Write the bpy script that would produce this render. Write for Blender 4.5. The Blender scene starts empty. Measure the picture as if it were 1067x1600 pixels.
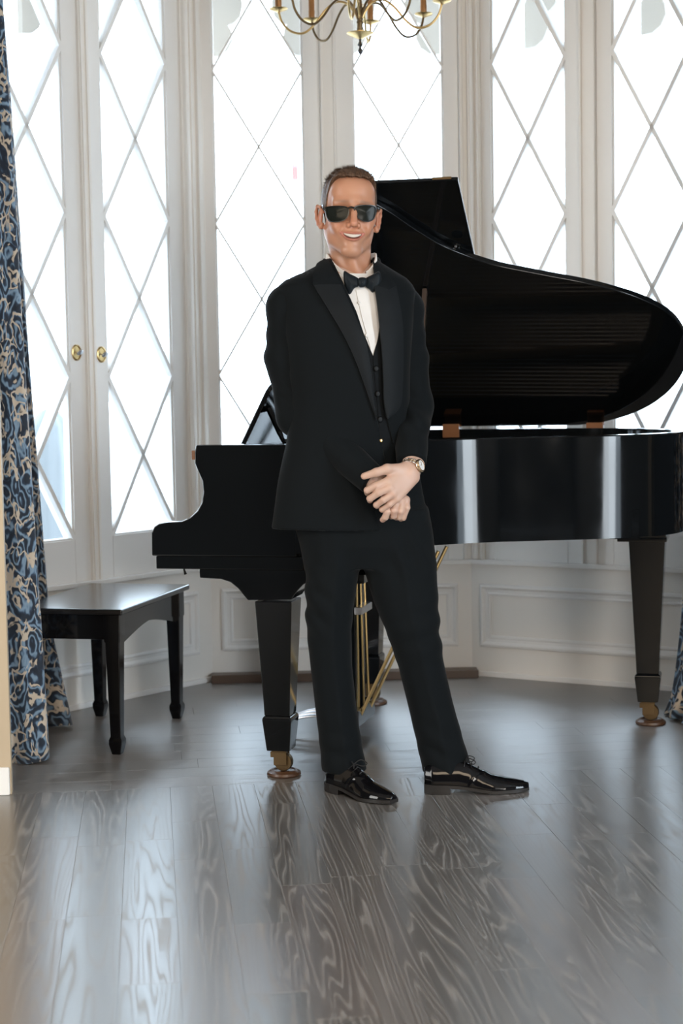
import bpy, bmesh, math, random
import numpy as np
from mathutils import Vector, Matrix

random.seed(7)
np.random.seed(7)
S = bpy.context.scene
COL = S.collection

# ------------------------------------------------------------------ camera
W, H, F = 1067.0, 1600.0, 2700.0
CAM = np.array([0.0, 0.0, 1.24])
PITCH = math.atan((800 - 590) / F)
ROLL = 0.017
_f = np.array([0, math.cos(PITCH), -math.sin(PITCH)])
_u = np.array([0, math.sin(PITCH), math.cos(PITCH)])
_r = np.array([1.0, 0, 0])
CR = _r * math.cos(ROLL) - _u * math.sin(ROLL)
CU = _u * math.cos(ROLL) + _r * math.sin(ROLL)
CF = _f
cam = bpy.data.cameras.new('camera')
camo = bpy.data.objects.new('camera', cam)
COL.objects.link(camo)
cam.sensor_fit = 'VERTICAL'
cam.sensor_height = 36.0
cam.lens = F / H * 36.0
cam.clip_start = 0.05
cam.dof.use_dof = True
cam.dof.focus_distance = 5.1
cam.dof.aperture_fstop = 3.5
m = Matrix.Identity(4)
for i in range(3):
    m[i][0], m[i][1], m[i][2], m[i][3] = CR[i], CU[i], -CF[i], CAM[i]
camo.matrix_world = m
S.camera = camo
S.view_settings.view_transform = 'Standard'
S.view_settings.look = 'None'
S.view_settings.gamma = 1.0
S.view_settings.exposure = 0.3
S.view_settings.use_curve_mapping = False

def srgb(r, g, b, a=1.0):
    def c(x):
        x /= 255.0
        return x / 12.92 if x <= 0.04045 else ((x + 0.055) / 1.055) ** 2.4
    return (c(r), c(g), c(b), a)

# ------------------------------------------------------------------ sky
wd = bpy.data.worlds.new('sky')
S.world = wd
wd.use_nodes = True
bg = wd.node_tree.nodes['Background']
bg.inputs[0].default_value = (0.73, 0.875, 1.0, 1)
bg.inputs[1].default_value = 5.8

# ------------------------------------------------------------------ large unseen lights (added rear, left and ceiling fill; right window)
def area(name, loc, target, sx, sy, power, color):
    l = bpy.data.lights.new(name, 'AREA')
    l.shape = 'RECTANGLE'; l.size = sx; l.size_y = sy
    l.energy = power; l.color = color
    o = bpy.data.objects.new(name, l); COL.objects.link(o)
    o.location = loc
    d = Vector(target) - Vector(loc)
    o.rotation_euler = d.to_track_quat('-Z', 'Y').to_euler()
    return o
REAR_X = (2.55,)
SIDE_W = ((-2.98, 3.0, -0.11), (3.28, 2.35, -0.11))       # unseen side windows: left added to light the man, right mirrored in the rim
for x_ in REAR_X:
    area('rear_fill_light', (x_, -2.30 + 0.11 * x_, 1.75), (x_ * 0.6, 5, 1.4), 1.0, 2.1, 75, (1.0, 0.84, 0.66))  # unseen rear light added as warm room fill
for (x_, y_, k_) in SIDE_W:
    area('side_window_fill', (x_, y_, 1.75 if x_ < 0 else 1.45), (0.0, y_ + k_ * (0 - x_) * -1, 1.75), 1.0 if x_ < 0 else 0.8, 2.1 if x_ < 0 else 2.7, 42 if x_ < 0 else 85, (1.0, 0.84, 0.66) if x_ < 0 else (0.84, 0.93, 1.0))
area('ceiling_fill_light', (0.0, 0.0, 3.22), (0, 0.8, 0), 2.6, 2.6, 165, (1.0, 0.80, 0.58))  # unseen warm ceiling panel added to brighten the room

# ------------------------------------------------------------------ projection helpers
def ray(px, py):
    return CF + (px - W / 2) / F * CR + (H / 2 - py) / F * CU
def at_y(px, py, Y):
    d = ray(px, py)
    return CAM + d * ((Y - CAM[1]) / d[1])
def ground(px, py, z=0.0):
    d = ray(px, py)
    return CAM + d * ((z - CAM[2]) / d[2])
def on_plane(px, py, P0, N):
    d = ray(px, py)
    return CAM + d * (np.dot(np.asarray(P0) - CAM, N) / np.dot(d, N))

# ------------------------------------------------------------------ materials
MATS = {}
def pmat(name, color, rough=0.5, metal=0.0, **kw):
    if name in MATS:
        return MATS[name]
    mt = bpy.data.materials.new(name)
    mt.use_nodes = True
    b = mt.node_tree.nodes['Principled BSDF']
    c = tuple(color) + ((1.0,) if len(color) == 3 else ())
    b.inputs['Base Color'].default_value = c
    b.inputs['Roughness'].default_value = rough
    b.inputs['Metallic'].default_value = metal
    for k, v in kw.items():
        b.inputs[k.replace('_', ' ')].default_value = v
    MATS[name] = mt
    return mt
def nd(mt, typ, **kw):
    n = mt.node_tree.nodes.new(typ)
    for k, v in kw.items():
        setattr(n, k, v)
    return n
def lk(mt, a, b):
    mt.node_tree.links.new(a, b)
def bsdf(mt):
    return mt.node_tree.nodes['Principled BSDF']
def ramp(mt, stops, interp='LINEAR'):
    n = nd(mt, 'ShaderNodeValToRGB')
    n.color_ramp.interpolation = interp
    e = n.color_ramp.elements
    while len(e) < len(stops):
        e.new(0.5)
    for i, (p, c) in enumerate(stops):
        e[i].position = p
        e[i].color = tuple(c) + ((1.0,) if len(c) == 3 else ())
    return n
def bump(mt, height, strength=0.2, dist=0.002):
    b = nd(mt, 'ShaderNodeBump')
    b.inputs['Strength'].default_value = strength
    b.inputs['Distance'].default_value = dist
    lk(mt, height, b.inputs['Height'])
    lk(mt, b.outputs[0], bsdf(mt).inputs['Normal'])
    return b
def noise(mt, vec, scale, detail=3, rough=0.5, dist=0.0):
    n = nd(mt, 'ShaderNodeTexNoise')
    n.inputs['Scale'].default_value = scale
    n.inputs['Detail'].default_value = detail
    n.inputs['Roughness'].default_value = rough
    n.inputs['Distortion'].default_value = dist
    if vec is not None:
        lk(mt, vec, n.inputs['Vector'])
    return n
def mapping(mt, vec, scale=(1, 1, 1), loc=(0, 0, 0)):
    n = nd(mt, 'ShaderNodeMapping')
    n.inputs['Scale'].default_value = scale
    n.inputs['Location'].default_value = loc
    lk(mt, vec, n.inputs['Vector'])
    return n

def paint_mat(name, color, rough=0.4):
    mt = pmat(name, color, rough)
    tc = nd(mt, 'ShaderNodeTexCoord')
    n = noise(mt, tc.outputs['Object'], 60, 4)
    bump(mt, n.outputs['Fac'], 0.08, 0.001)
    return mt
M_cream = paint_mat('cream_paint', (0.86, 0.83, 0.785), 0.38)
M_white = paint_mat('white_paint', (0.86, 0.85, 0.83), 0.35)
M_wall = paint_mat('wall_paint', (0.035, 0.040, 0.048), 0.6)
M_tan = paint_mat('tan_paint', (0.50, 0.40, 0.28), 0.5)
M_ceil = paint_mat('ceiling_paint', (0.45, 0.44, 0.43), 0.7)
M_black = pmat('piano_lacquer', (0.004, 0.005, 0.006), 0.09, Specular_IOR_Level=0.36)
def lacq_detail():
    mt = M_black
    tc = nd(mt, 'ShaderNodeTexCoord')
    n = noise(mt, tc.outputs['Object'], 6, 3)
    r = ramp(mt, [(0.3, (0.04,) * 3), (0.75, (0.10,) * 3)])
    lk(mt, n.outputs['Fac'], r.inputs[0])
    lk(mt, r.outputs[0], bsdf(mt).inputs['Roughness'])
lacq_detail()
M_satin = pmat('bench_lacquer', (0.006, 0.006, 0.007), 0.11)
M_brass = pmat('brass', (0.62, 0.44, 0.20), 0.3, 1.0)
M_abrass = pmat('antique_brass', (0.17, 0.115, 0.06), 0.45, 1.0)
M_chrome = pmat('chrome', (0.55, 0.55, 0.57), 0.3, 1.0)
M_gold = pmat('gold_plate', (0.26, 0.17, 0.07), 0.45, 0.8)
M_hinge = pmat('hinge_bronze', (0.24, 0.09, 0.028), 0.45, 0.0)
M_walnut = pmat('walnut', (0.16, 0.085, 0.045), 0.35)
M_bwood = pmat('brown_wood', (0.09, 0.045, 0.024), 0.35)
M_felt = pmat('dark_felt', (0.01, 0.01, 0.01), 0.9)

def glass_mat():
    mt = bpy.data.materials.new('window_glass')
    mt.use_nodes = True
    nt = mt.node_tree
    for n in list(nt.nodes):
        nt.nodes.remove(n)
    out = nt.nodes.new('ShaderNodeOutputMaterial')
    tr = nt.nodes.new('ShaderNodeBsdfTransparent')
    tr.inputs[0].default_value = (0.97, 0.985, 1.0, 1)
    gl = nt.nodes.new('ShaderNodeBsdfGlossy')
    gl.inputs['Roughness'].default_value = 0.03
    fr = nt.nodes.new('ShaderNodeFresnel')
    fr.inputs[0].default_value = 1.12
    mx = nt.nodes.new('ShaderNodeMixShader')
    nt.links.new(fr.outputs[0], mx.inputs[0])
    nt.links.new(tr.outputs[0], mx.inputs[1])
    nt.links.new(gl.outputs[0], mx.inputs[2])
    nt.links.new(mx.outputs[0], out.inputs[0])
    return mt
M_glass = glass_mat()

# ------------------------------------------------------------------ mesh helpers
def obj(name, me, mat, parent=None, smooth=False):
    o = bpy.data.objects.new(name, me)
    COL.objects.link(o)
    if mat is not None:
        if len(me.materials) == 0:
            me.materials.append(mat)
    if smooth:
        for p in me.polygons:
            p.use_smooth = True
    if parent is not None:
        o.parent = parent
    return o
def tag(o, label=None, cat=None, group=None, kind=None):
    if label: o['label'] = label
    if cat: o['category'] = cat
    if group: o['group'] = group
    if kind: o['kind'] = kind
    return o
def empty(name, loc=(0, 0, 0), rz=0.0, parent=None):
    o = bpy.data.objects.new(name, None)
    COL.objects.link(o)
    o.location = loc
    o.rotation_euler = (0, 0, rz)
    o.empty_display_size = 0.1
    if parent is not None:
        o.parent = parent
    return o

class MB:
    def __init__(s):
        s.v = []; s.f = []
    def add(s, verts, faces):
        n = len(s.v)
        s.v += [tuple(map(float, v)) for v in verts]
        s.f += [tuple(i + n for i in f) for f in faces]
        return s
    def box(s, lo, hi, M=None):
        x0, y0, z0 = lo; x1, y1, z1 = hi
        vs = [(x0, y0, z0), (x1, y0, z0), (x1, y1, z0), (x0, y1, z0), (x0, y0, z1), (x1, y0, z1), (x1, y1, z1), (x0, y1, z1)]
        if M is not None:
            vs = [tuple(M @ Vector(v)) for v in vs]
        return s.add(vs, [(0, 3, 2, 1), (4, 5, 6, 7), (0, 1, 5, 4), (1, 2, 6, 5), (2, 3, 7, 6), (3, 0, 4, 7)])
    def hexa(s, b, t):
        return s.add(list(b) + list(t), [(0, 3, 2, 1), (4, 5, 6, 7), (0, 1, 5, 4), (1, 2, 6, 5), (2, 3, 7, 6), (3, 0, 4, 7)])
    def prism(s, poly3, off):
        n = len(poly3)
        off = np.asarray(off, float)
        vs = [np.asarray(p, float) for p in poly3] + [np.asarray(p, float) + off for p in poly3]
        fs = [tuple(reversed(range(n))), tuple(range(n, 2 * n))]
        fs += [(i, (i + 1) % n, n + (i + 1) % n, n + i) for i in range(n)]
        return s.add(vs, fs)
    def tube(s, pts, rad, seg=10, cap=True):
        pts = [np.asarray(p, float) for p in pts]
        n = len(pts)
        if not hasattr(rad, '__len__'):
            rad = [rad] * n
        rings = []
        t0 = pts[1] - pts[0]
        t0 = t0 / np.linalg.norm(t0)
        a = np.array([0, 0, 1.0]) if abs(t0[2]) < 0.9 else np.array([1.0, 0, 0])
        nx = np.cross(t0, a); nx /= np.linalg.norm(nx)
        for i in range(n):
            if i == 0: t = pts[1] - pts[0]
            elif i == n - 1: t = pts[-1] - pts[-2]
            else: t = pts[i + 1] - pts[i - 1]
            t = t / (np.linalg.norm(t) + 1e-12)
            nx = nx - t * np.dot(nx, t); nx /= np.linalg.norm(nx)
            ny = np.cross(t, nx)
            rings.append([pts[i] + rad[i] * (math.cos(k * 2 * math.pi / seg) * nx + math.sin(k * 2 * math.pi / seg) * ny) for k in range(seg)])
        vs = [p for r in rings for p in r]
        fs = []
        for i in range(n - 1):
            for k in range(seg):
                k2 = (k + 1) % seg
                fs.append((i * seg + k, i * seg + k2, (i + 1) * seg + k2, (i + 1) * seg + k))
        if cap:
            fs.append(tuple(reversed(range(seg))))
            fs.append(tuple((n - 1) * seg + k for k in range(seg)))
        return s.add(vs, fs)
    def lathe(s, prof, c=(0, 0, 0), seg=24, M=None):
        vs = []
        for (r, z) in prof:
            for k in range(seg):
                a = 2 * math.pi * k / seg
                p = Vector((r * math.cos(a), r * math.sin(a), z))
                if M is not None: p = M @ p
                vs.append((p[0] + c[0], p[1] + c[1], p[2] + c[2]))
        fs = []
        for i in range(len(prof) - 1):
            for k in range(seg):
                k2 = (k + 1) % seg
                fs.append((i * seg + k, i * seg + k2, (i + 1) * seg + k2, (i + 1) * seg + k))
        fs.append(tuple(reversed(range(seg))))
        fs.append(tuple((len(prof) - 1) * seg + k for k in range(seg)))
        return s.add(vs, fs)
    def grid(s, P, closed_u=False):
        P = np.asarray(P); a, b = P.shape[:2]
        fs = []
        for i in range(a - 1):
            for j in range(b - 1 + (1 if closed_u else 0)):
                j2 = (j + 1) % b
                fs.append((i * b + j, i * b + j2, (i + 1) * b + j2, (i + 1) * b + j))
        return s.add(P.reshape(-1, 3), fs)
    def mesh(s, name, weld=False, bevel=0.0, bseg=2, fix=True):
        me = bpy.data.meshes.new(name)
        me.from_pydata(s.v, [], s.f)
        if weld or bevel > 0 or fix:
            bm = bmesh.new(); bm.from_mesh(me)
            if weld:
                bmesh.ops.remove_doubles(bm, verts=bm.verts, dist=1e-5)
            if fix:
                bmesh.ops.recalc_face_normals(bm, faces=bm.faces)
            if bevel > 0:
                es = [e for e in bm.edges if len(e.link_faces) == 2 and e.calc_face_angle(0) > 0.6]
                bmesh.ops.bevel(bm, geom=es, offset=bevel, segments=bseg, profile=0.5, affect='EDGES', clamp_overlap=True)
            bm.to_mesh(me); bm.free()
        me.update()
        return me
    def build(s, name, mat, parent=None, smooth=False, bevel=0.0, weld=False, bseg=2, fix=True):
        me = s.mesh(name, weld, bevel, bseg, fix)
        o = obj(name, me, mat, parent, smooth or bevel > 0)
        if bevel > 0 or smooth == 'auto':
            autosmooth(me)
        if bevel > 0:
            wn = o.modifiers.new('weighted_normals', 'WEIGHTED_NORMAL'); wn.keep_sharp = True; wn.weight = 100
        return o
def autosmooth(me, ang=0.7):
    bm = bmesh.new(); bm.from_mesh(me)
    for f in bm.faces: f.smooth = True
    for e in bm.edges:
        if len(e.link_faces) == 2 and e.calc_face_angle(0) > ang:
            e.smooth = False
    bm.to_mesh(me); bm.free()

def catmull(pts, n=8, closed=False):
    P = [np.asarray(p, float) for p in pts]
    m_ = len(P)
    out = []
    rng = range(m_ if closed else m_ - 1)
    for i in rng:
        if closed:
            p0, p1, p2, p3 = P[i - 1], P[i], P[(i + 1) % m_], P[(i + 2) % m_]
        else:
            p1, p2 = P[i], P[i + 1]
            p0 = P[i - 1] if i > 0 else 2 * p1 - p2
            p3 = P[i + 2] if i + 2 < m_ else 2 * p2 - p1
        for k in range(n):
            t = k / n
            out.append(0.5 * ((2 * p1) + (-p0 + p2) * t + (2 * p0 - 5 * p1 + 4 * p2 - p3) * t * t + (-p0 + 3 * p1 - 3 * p2 + p3) * t ** 3))
    if not closed:
        out.append(P[-1])
    return out


# ================================================================== STRUCTURE
PSI = math.radians(6.3)
RD = np.array([math.cos(PSI), math.sin(PSI), 0.0])     # along the back wall
ND = np.array([-math.sin(PSI), math.cos(PSI), 0.0])    # into the bay
def room(a, b, z=0.0):
    return RD * a + ND * b + np.array([0, 0, z])
J1 = np.array([-1.012, 5.15, 0])
A_J1, B0 = float(J1 @ RD), float(J1 @ ND)
A_J2 = A_J1 + 2.48
CEIL = 3.3

# ---- floor
def plank_mat():
    mt = pmat('dark_oak_planks', (0.03, 0.02, 0.015), 0.3)
    b = bsdf(mt)
    tc = nd(mt, 'ShaderNodeTexCoord')
    oi = nd(mt, 'ShaderNodeObjectInfo')
    mul = nd(mt, 'ShaderNodeMath', operation='MULTIPLY'); mul.inputs[1].default_value = 37.0
    lk(mt, oi.outputs['Random'], mul.inputs[0])
    cmb = nd(mt, 'ShaderNodeCombineXYZ')
    lk(mt, mul.outputs[0], cmb.inputs[0]); lk(mt, mul.outputs[0], cmb.inputs[1]); lk(mt, mul.outputs[0], cmb.inputs[2])
    add = nd(mt, 'ShaderNodeVectorMath', operation='ADD')
    lk(mt, tc.outputs['Object'], add.inputs[0]); lk(mt, cmb.outputs[0], add.inputs[1])
    mp = mapping(mt, add.outputs[0], (0.5, 8.5, 1.0))
    n1 = noise(mt, mp.outputs[0], 1.0, 2.0, 0.5)
    # growth rings: contour lines of a stretched noise
    rings = nd(mt, 'ShaderNodeMath', operation='MULTIPLY'); rings.inputs[1].default_value = 22.0
    lk(mt, n1.outputs['Fac'], rings.inputs[0])
    fr = nd(mt, 'ShaderNodeMath', operation='PINGPONG'); fr.inputs[1].default_value = 0.5
    lk(mt, rings.outputs[0], fr.inputs[0])
    ringr = ramp(mt, [(0.0, (1, 1, 1)), (0.16, (0.2,) * 3), (0.4, (0, 0, 0))])
    lk(mt, fr.outputs[0], ringr.inputs[0])
    mp2 = mapping(mt, add.outputs[0], (9.0, 260.0, 1.0))
    n2 = noise(mt, mp2.outputs[0], 1.0, 3, 0.6)
    mixh = nd(mt, 'ShaderNodeMath', operation='MULTIPLY')
    lk(mt, ringr.outputs[0], mixh.inputs[0]); lk(mt, n2.outputs['Fac'], mixh.inputs[1])
    # colour: dark walnut stain, each board a little different
    base = ramp(mt, [(0.0, (0.004, 0.003, 0.0026)), (0.6, (0.008, 0.005, 0.004)), (0.85, (0.018, 0.0075, 0.005)), (1.0, (0.028, 0.011, 0.007))])
    lk(mt, oi.outputs['Random'], base.inputs[0])
    pale = nd(mt, 'ShaderNodeMixRGB'); pale.blend_type = 'MIX'
    pale.inputs[2].default_value = (0.028, 0.028, 0.029, 1)
    sc = nd(mt, 'ShaderNodeMath', operation='MULTIPLY'); sc.inputs[1].default_value = 0.55
    lk(mt, mixh.outputs[0], sc.inputs[0])
    lk(mt, sc.outputs[0], pale.inputs[0]); lk(mt, base.outputs[0], pale.inputs[1])
    lk(mt, pale.outputs[0], b.inputs['Base Color'])
    rr = nd(mt, 'ShaderNodeMath', operation='MULTIPLY_ADD'); rr.inputs[1].default_value = 0.24; rr.inputs[2].default_value = FLOOR_ROUGH
    lk(mt, mixh.outputs[0], rr.inputs[0])
    lk(mt, rr.outputs[0], b.inputs['Roughness'])
    b.inputs['IOR'].default_value = FLOOR_IOR
    inv = nd(mt, 'ShaderNodeMath', operation='MULTIPLY'); inv.inputs[1].default_value = -1.0
    lk(mt, ringr.outputs[0], inv.inputs[0])
    bump(mt, inv.outputs[0], 0.010, 0.0001)
    tg_ = nd(mt, 'ShaderNodeCombineXYZ')          # buffing direction of the boards' finish
    for i_ in range(3): tg_.inputs[i_].default_value = float(ND[i_])
    b.inputs['Anisotropic'].default_value = 0.84
    lk(mt, tg_.outputs[0], b.inputs['Tangent'])
    return mt
FLOOR_ROUGH, FLOOR_IOR = 0.322, 5.0
M_plank = plank_mat()
fl = MB()
corners = [room(-2.75, -2.5), room(3.63, -2.5), room(3.63, B0 + 2.3), room(-2.75, B0 + 2.3)]
fl.hexa([c + np.array([0, 0, -0.12]) for c in corners], [c + np.array([0, 0, -0.006]) for c in corners])
floor = tag(fl.build('floor', M_plank), kind='structure')
def plank(length, width, cx, cy, ang):
    g = 0.0002; ch = 0.0003
    L, w = length / 2 - g, width / 2 - g
    vs = []
    for (dl, z) in ((0, -0.006), (0, -ch), (ch, 0.0)):
        vs += [(-L + dl, -w + dl, z), (L - dl, -w + dl, z), (L - dl, w - dl, z), (-L + dl, w - dl, z)]
    fs = [(3, 2, 1, 0), (8, 9, 10, 11)]
    for k in (0, 4):
        fs += [(k + i, k + (i + 1) % 4, k + 4 + (i + 1) % 4, k + 4 + i) for i in range(4)]
    me = bpy.data.meshes.new('plank'); me.from_pydata(vs, [], fs); me.update()
    o = obj('plank', me, M_plank, floor)
    o.location = room(cx, cy)
    o.rotation_euler = (0, 0, ang)
PW = 0.128
rnd = random.Random(3)
a = -0.86
while a < 2.05:
    b = B0 - rnd.uniform(0.0, 0.0)
    first = True
    while b > 2.3:
        L = rnd.choice([0.45, 0.6, 0.75, 0.95, 1.2]) * rnd.uniform(0.85, 1.1)
        if first: L *= rnd.uniform(0.3, 1.0); first = False
        plank(L, PW, a + PW / 2, b - L / 2, PSI + math.pi / 2)
        b -= L
    a += PW
b = B0
while b < B0 + 2.15:
    a = -1.05 - rnd.uniform(0, 0.4)
    while a < 2.75:
        L = rnd.choice([0.6, 0.8, 1.0, 1.3]) * rnd.uniform(0.85, 1.15)
        plank(L, PW, a + L / 2, b + PW / 2, PSI)
        a += L
    b += PW

# ---- bay walls
class Wall:
    def __init__(s, A, B):
        s.A = np.array([A[0], A[1], 0.0]); s.B = np.array([B[0], B[1], 0.0])
        d = s.B - s.A; s.L = float(np.linalg.norm(d)); s.d = d / s.L
        s.n = np.array([s.d[1], -s.d[0], 0.0])
    def P(s, t, z, d=0.0):
        return s.A + s.d * t + s.n * d + np.array([0, 0, z])
    def tz(s, px, py, d=0.0):
        q = on_plane(px, py, s.A + s.n * d, s.n)
        return float((q - s.A) @ s.d), float(q[2])
    def box(s, mb, t0, t1, z0, z1, d0, d1):
        b = [s.P(t0, z0, d1), s.P(t1, z0, d1), s.P(t1, z0, d0), s.P(t0, z0, d0)]
        t = [s.P(t0, z1, d1), s.P(t1, z1, d1), s.P(t1, z1, d0), s.P(t0, z1, d0)]
        return mb.hexa(b, t)
GA0, GA1 = ground(333, 1064), ground(738, 1055)
gl_, gr_ = ground(105, 1112), ground(1003, 1076)
dl = (gl_ - GA0); dl /= np.linalg.norm(dl)
dr = (gr_ - GA1); dr /= np.linalg.norm(dr)
PL, PR = GA0 + dl * 1.24, GA1 + dr * 1.16
WL, WB, WR = Wall(PL, GA0), Wall(GA0, GA1), Wall(GA1, PR)
ZS, ZG0, ZG1, ZT = 0.478, 0.645, 2.79, 2.93
TH = -0.13

def shell_wall(name, w, spans, e0=0.0, e1=0.0):
    """lower wainscot, header and the posts between window openings; spans = openings (t0,t1)"""
    mb = MB()
    w.box(mb, -e0, w.L + e1, 0, ZS, TH, 0)
    w.box(mb, -e0, w.L + e1, ZT + 0.02, CEIL, TH, 0.0)
    t = -e0
    for (t0, t1) in list(spans) + [(w.L + e1, None)]:
        if t0 - t > 0.002:
            w.box(mb, t, t0, ZS, ZT + 0.02, TH, -0.004)
        t = t1
    o = tag(mb.build(name, M_cream), kind='structure')
    sb = MB()
    w.box(sb, 0.0, w.L, ZS - 0.012, ZS + 0.006, -0.01, 0.016)
    sb.build('sill', M_white, o, bevel=0.003)
    tb = MB()
    w.box(tb, 0.0, w.L, 0.0, 0.022, 0.0, 0.013)
    tb.build('shoe_moulding', M_white, o, bevel=0.004)
    return o
def moulding(w, t0, t1, z0, z1, parent):
    """raised rectangular panel moulding, a mitred stepped profile"""
    prof = [(0.0, 0.0), (0.0, 0.010), (0.004, 0.016), (0.012, 0.018), (0.018, 0.013), (0.022, 0.007), (0.034, 0.006), (0.040, 0.010), (0.046, 0.008), (0.048, 0.0)]
    P = []
    for (i, d) in prof:
        P.append([w.P(t0 + i, z0 + i, d), w.P(t1 - i, z0 + i, d), w.P(t1 - i, z1 - i, d), w.P(t0 + i, z1 - i, d)])
    MB().grid(P, True).build('panel_moulding', M_white, parent, fix=True)
def bead(w, t, wd_, dep, parent, z0=None, z1=None, d0=-0.004):
    mb = MB()
    w.box(mb, t - wd_ / 2, t + wd_ / 2, ZS + 0.006 if z0 is None else z0, CEIL if z1 is None else z1, d0 - 0.01, d0 + dep)
    return mb.build('casing_bead', M_cream, parent, bevel=min(wd_, dep) * 0.3)

WN = [0]
def window(w, t0, t1, g0, g1, parent_wall, knob=None):
    WN[0] += 1
    root = empty('window_%d' % WN[0], w.P((t0 + t1) / 2, ZS))
    tag(root, kind='structure')
    inv = Matrix.Translation(Vector(-np.array(root.location)))
    D0, D1 = -0.062, -0.016
    def b_(name, t0_, t1_, z0, z1, d0=D0, d1=D1, bev=0.003, mat=M_white):
        mb = MB(); w.box(mb, t0_, t1_, z0, z1, d0, d1)
        mb.v = [tuple(inv @ Vector(v)) for v in mb.v]
        return mb.build(name, mat, root, bevel=bev)
    b_('stile', t0, g0, ZS, ZT)
    b_('stile', g1, t1, ZS, ZT)
    b_('rail', g0, g1, ZS, ZG0)
    b_('rail', g0, g1, ZG1, ZT)
    # sash edge inside the stiles (thin stop bead)
    for (x0, x1) in ((g0, g0 + 0.007), (g1 - 0.007, g1)):
        b_('stop_bead', x0, x1, ZG0, ZG1, -0.058, -0.024, 0.002)
    b_('stop_bead', g0, g1, ZG0, ZG0 + 0.007, -0.058, -0.024, 0.002)
    b_('stop_bead', g0, g1, ZG1 - 0.007, ZG1, -0.058, -0.024, 0.002)
    c = (g0 + g1) / 2
    z = [ZG0 + (ZG1 - ZG0) * i / 7 for i in range(8)]
    side = abs(float(w.n @ ND)) < 0.97
    hw, dep = (0.0080, 0.050) if side else (0.0042, 0.024)
    def bar(p, q):
        (ta, za), (tb_, zb) = p, q
        l = math.hypot(tb_ - ta, zb - za)
        nx, nz = -(zb - za) / l * hw, (tb_ - ta) / l * hw
        mb = MB()
        poly = [w.P(ta + nx, za + nz, -0.016 - dep), w.P(tb_ + nx, zb + nz, -0.016 - dep), w.P(tb_ - nx, zb - nz, -0.016 - dep), w.P(ta - nx, za - nz, -0.016 - dep)]
        poly = [p_ - np.array(root.location) for p_ in poly]
        mb.prism(poly, w.n * dep)
        mb.build('lattice_bar', M_white, root)
    for i in range(7):
        for e in (g0, g1):
            if i % 2 == 0: bar((e, z[i]), (c, z[i + 1]))
            else: bar((c, z[i]), (e, z[i + 1]))
    def pane(pts):
        mb = MB()
        poly = [w.P(t, zz, -0.042) - np.array(root.location) for t, zz in pts]
        mb.prism(poly, w.n * 0.003)
        mb.build('pane', M_glass, root)
    pane([(g0, z[0]), (g1, z[0]), (c, z[1])])
    for i in (1, 3, 5):
        pane([(c, z[i]), (g1, z[i + 1]), (c, z[i + 2]), (g0, z[i + 1])])
    for e in (g0, g1):
        for i in (0, 2, 4):
            pane([(e, z[i]), (c, z[i + 1]), (e, z[i + 2])])
        pane([(e, z[6]), (c, z[7]), (e, z[7])])
    if knob is not None:
        tk, zk = knob
        M = Matrix((( w.d[0], 0, w.n[0]), (w.d[1], 0, w.n[1]), (0, 1, 0))).to_4x4()
        base = w.P(tk, zk, D1) - np.array(root.location)
        mb = MB()
        prof = [(0.0, 0.0), (1.0, 0.0), (1.0, 0.004), (0.82, 0.006), (0.80, 0.003), (0.0, 0.003)]
        mb.lathe([(r, zz) for r, zz in prof], (0, 0, 0), 24, None)
        mb.v = [tuple(np.array(M @ Vector((x * 0.0235, y * 0.031, zz))) + base) for x, y, zz in mb.v]
        pl = mb.build('knob_plate', M_brass, root, smooth='auto')
        kb = MB()
        kb.lathe([(0.004, 0.002), (0.005, 0.014), (0.016, 0.017), (0.02, 0.022), (0.016, 0.028), (0.004, 0.030)], (0, 0, 0), 20, None)
        kb.v = [tuple(np.array(M @ Matrix.Rotation(0.5, 4, 'Z') @ Vector((x * 0.85, y * 0.42, zz))) + base) for x, y, zz in kb.v]
        kb.build('knob', M_chrome, pl, smooth='auto')
    return root
def T(w, px, py=270):
    return w.tz(px, py, -0.03)[0]
# left wall : two leaves meeting at a narrow astragal
l2 = [T(WL, x) for x in (135, 157, 259, 279)]
gw = l2[2] - l2[1]
l1g1 = T(WL, 97); l1 = [l1g1 - gw - (l2[3] - l2[2]), l1g1 - gw, l1g1, T(WL, 121)]
wl = shell_wall('wall_left', WL, [(l1[0], l1[3]), (l2[0], l2[3])], 0.05, 0.06)
kt = WL.tz(119, 551, -0.016); kt2 = WL.tz(158, 554, -0.016)
window(WL, l1[0], l1[3], l1[1], l1[2], wl, kt)
window(WL, l2[0], l2[3], l2[1], l2[2], wl, kt2)
bead(WL, T(WL, 124), 0.012, 0.008, wl); bead(WL, T(WL, 132), 0.012, 0.008, wl)
for x, ww, dd in ((283, 0.018, 0.02), (293, 0.012, 0.010), (302, 0.02, 0.016)):
    bead(WL, T(WL, x), ww, dd, wl)
# back wall
b1 = [T(WB, x, 200) for x in (311, 333, 474, 501)]
b2 = [T(WB, x, 200) for x in (525, 552, 692, 716)]
wb = shell_wall('wall_back', WB, [(b1[0], b1[3]), (b2[0], b2[3])], 0.06, 0.06)
window(WB, b1[0], b1[3], b1[1], b1[2], wb)
window(WB, b2[0], b2[3], b2[1], b2[2], wb)
bead(WB, T(WB, 503, 200), 0.010, 0.008, wb); bead(WB, T(WB, 523, 200), 0.010, 0.008, wb)
for x, ww, dd in ((304, 0.012, 0.012), (719, 0.014, 0.012), (731, 0.014, 0.016)):
    bead(WB, T(WB, x, 200), ww, dd, wb)
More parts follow.
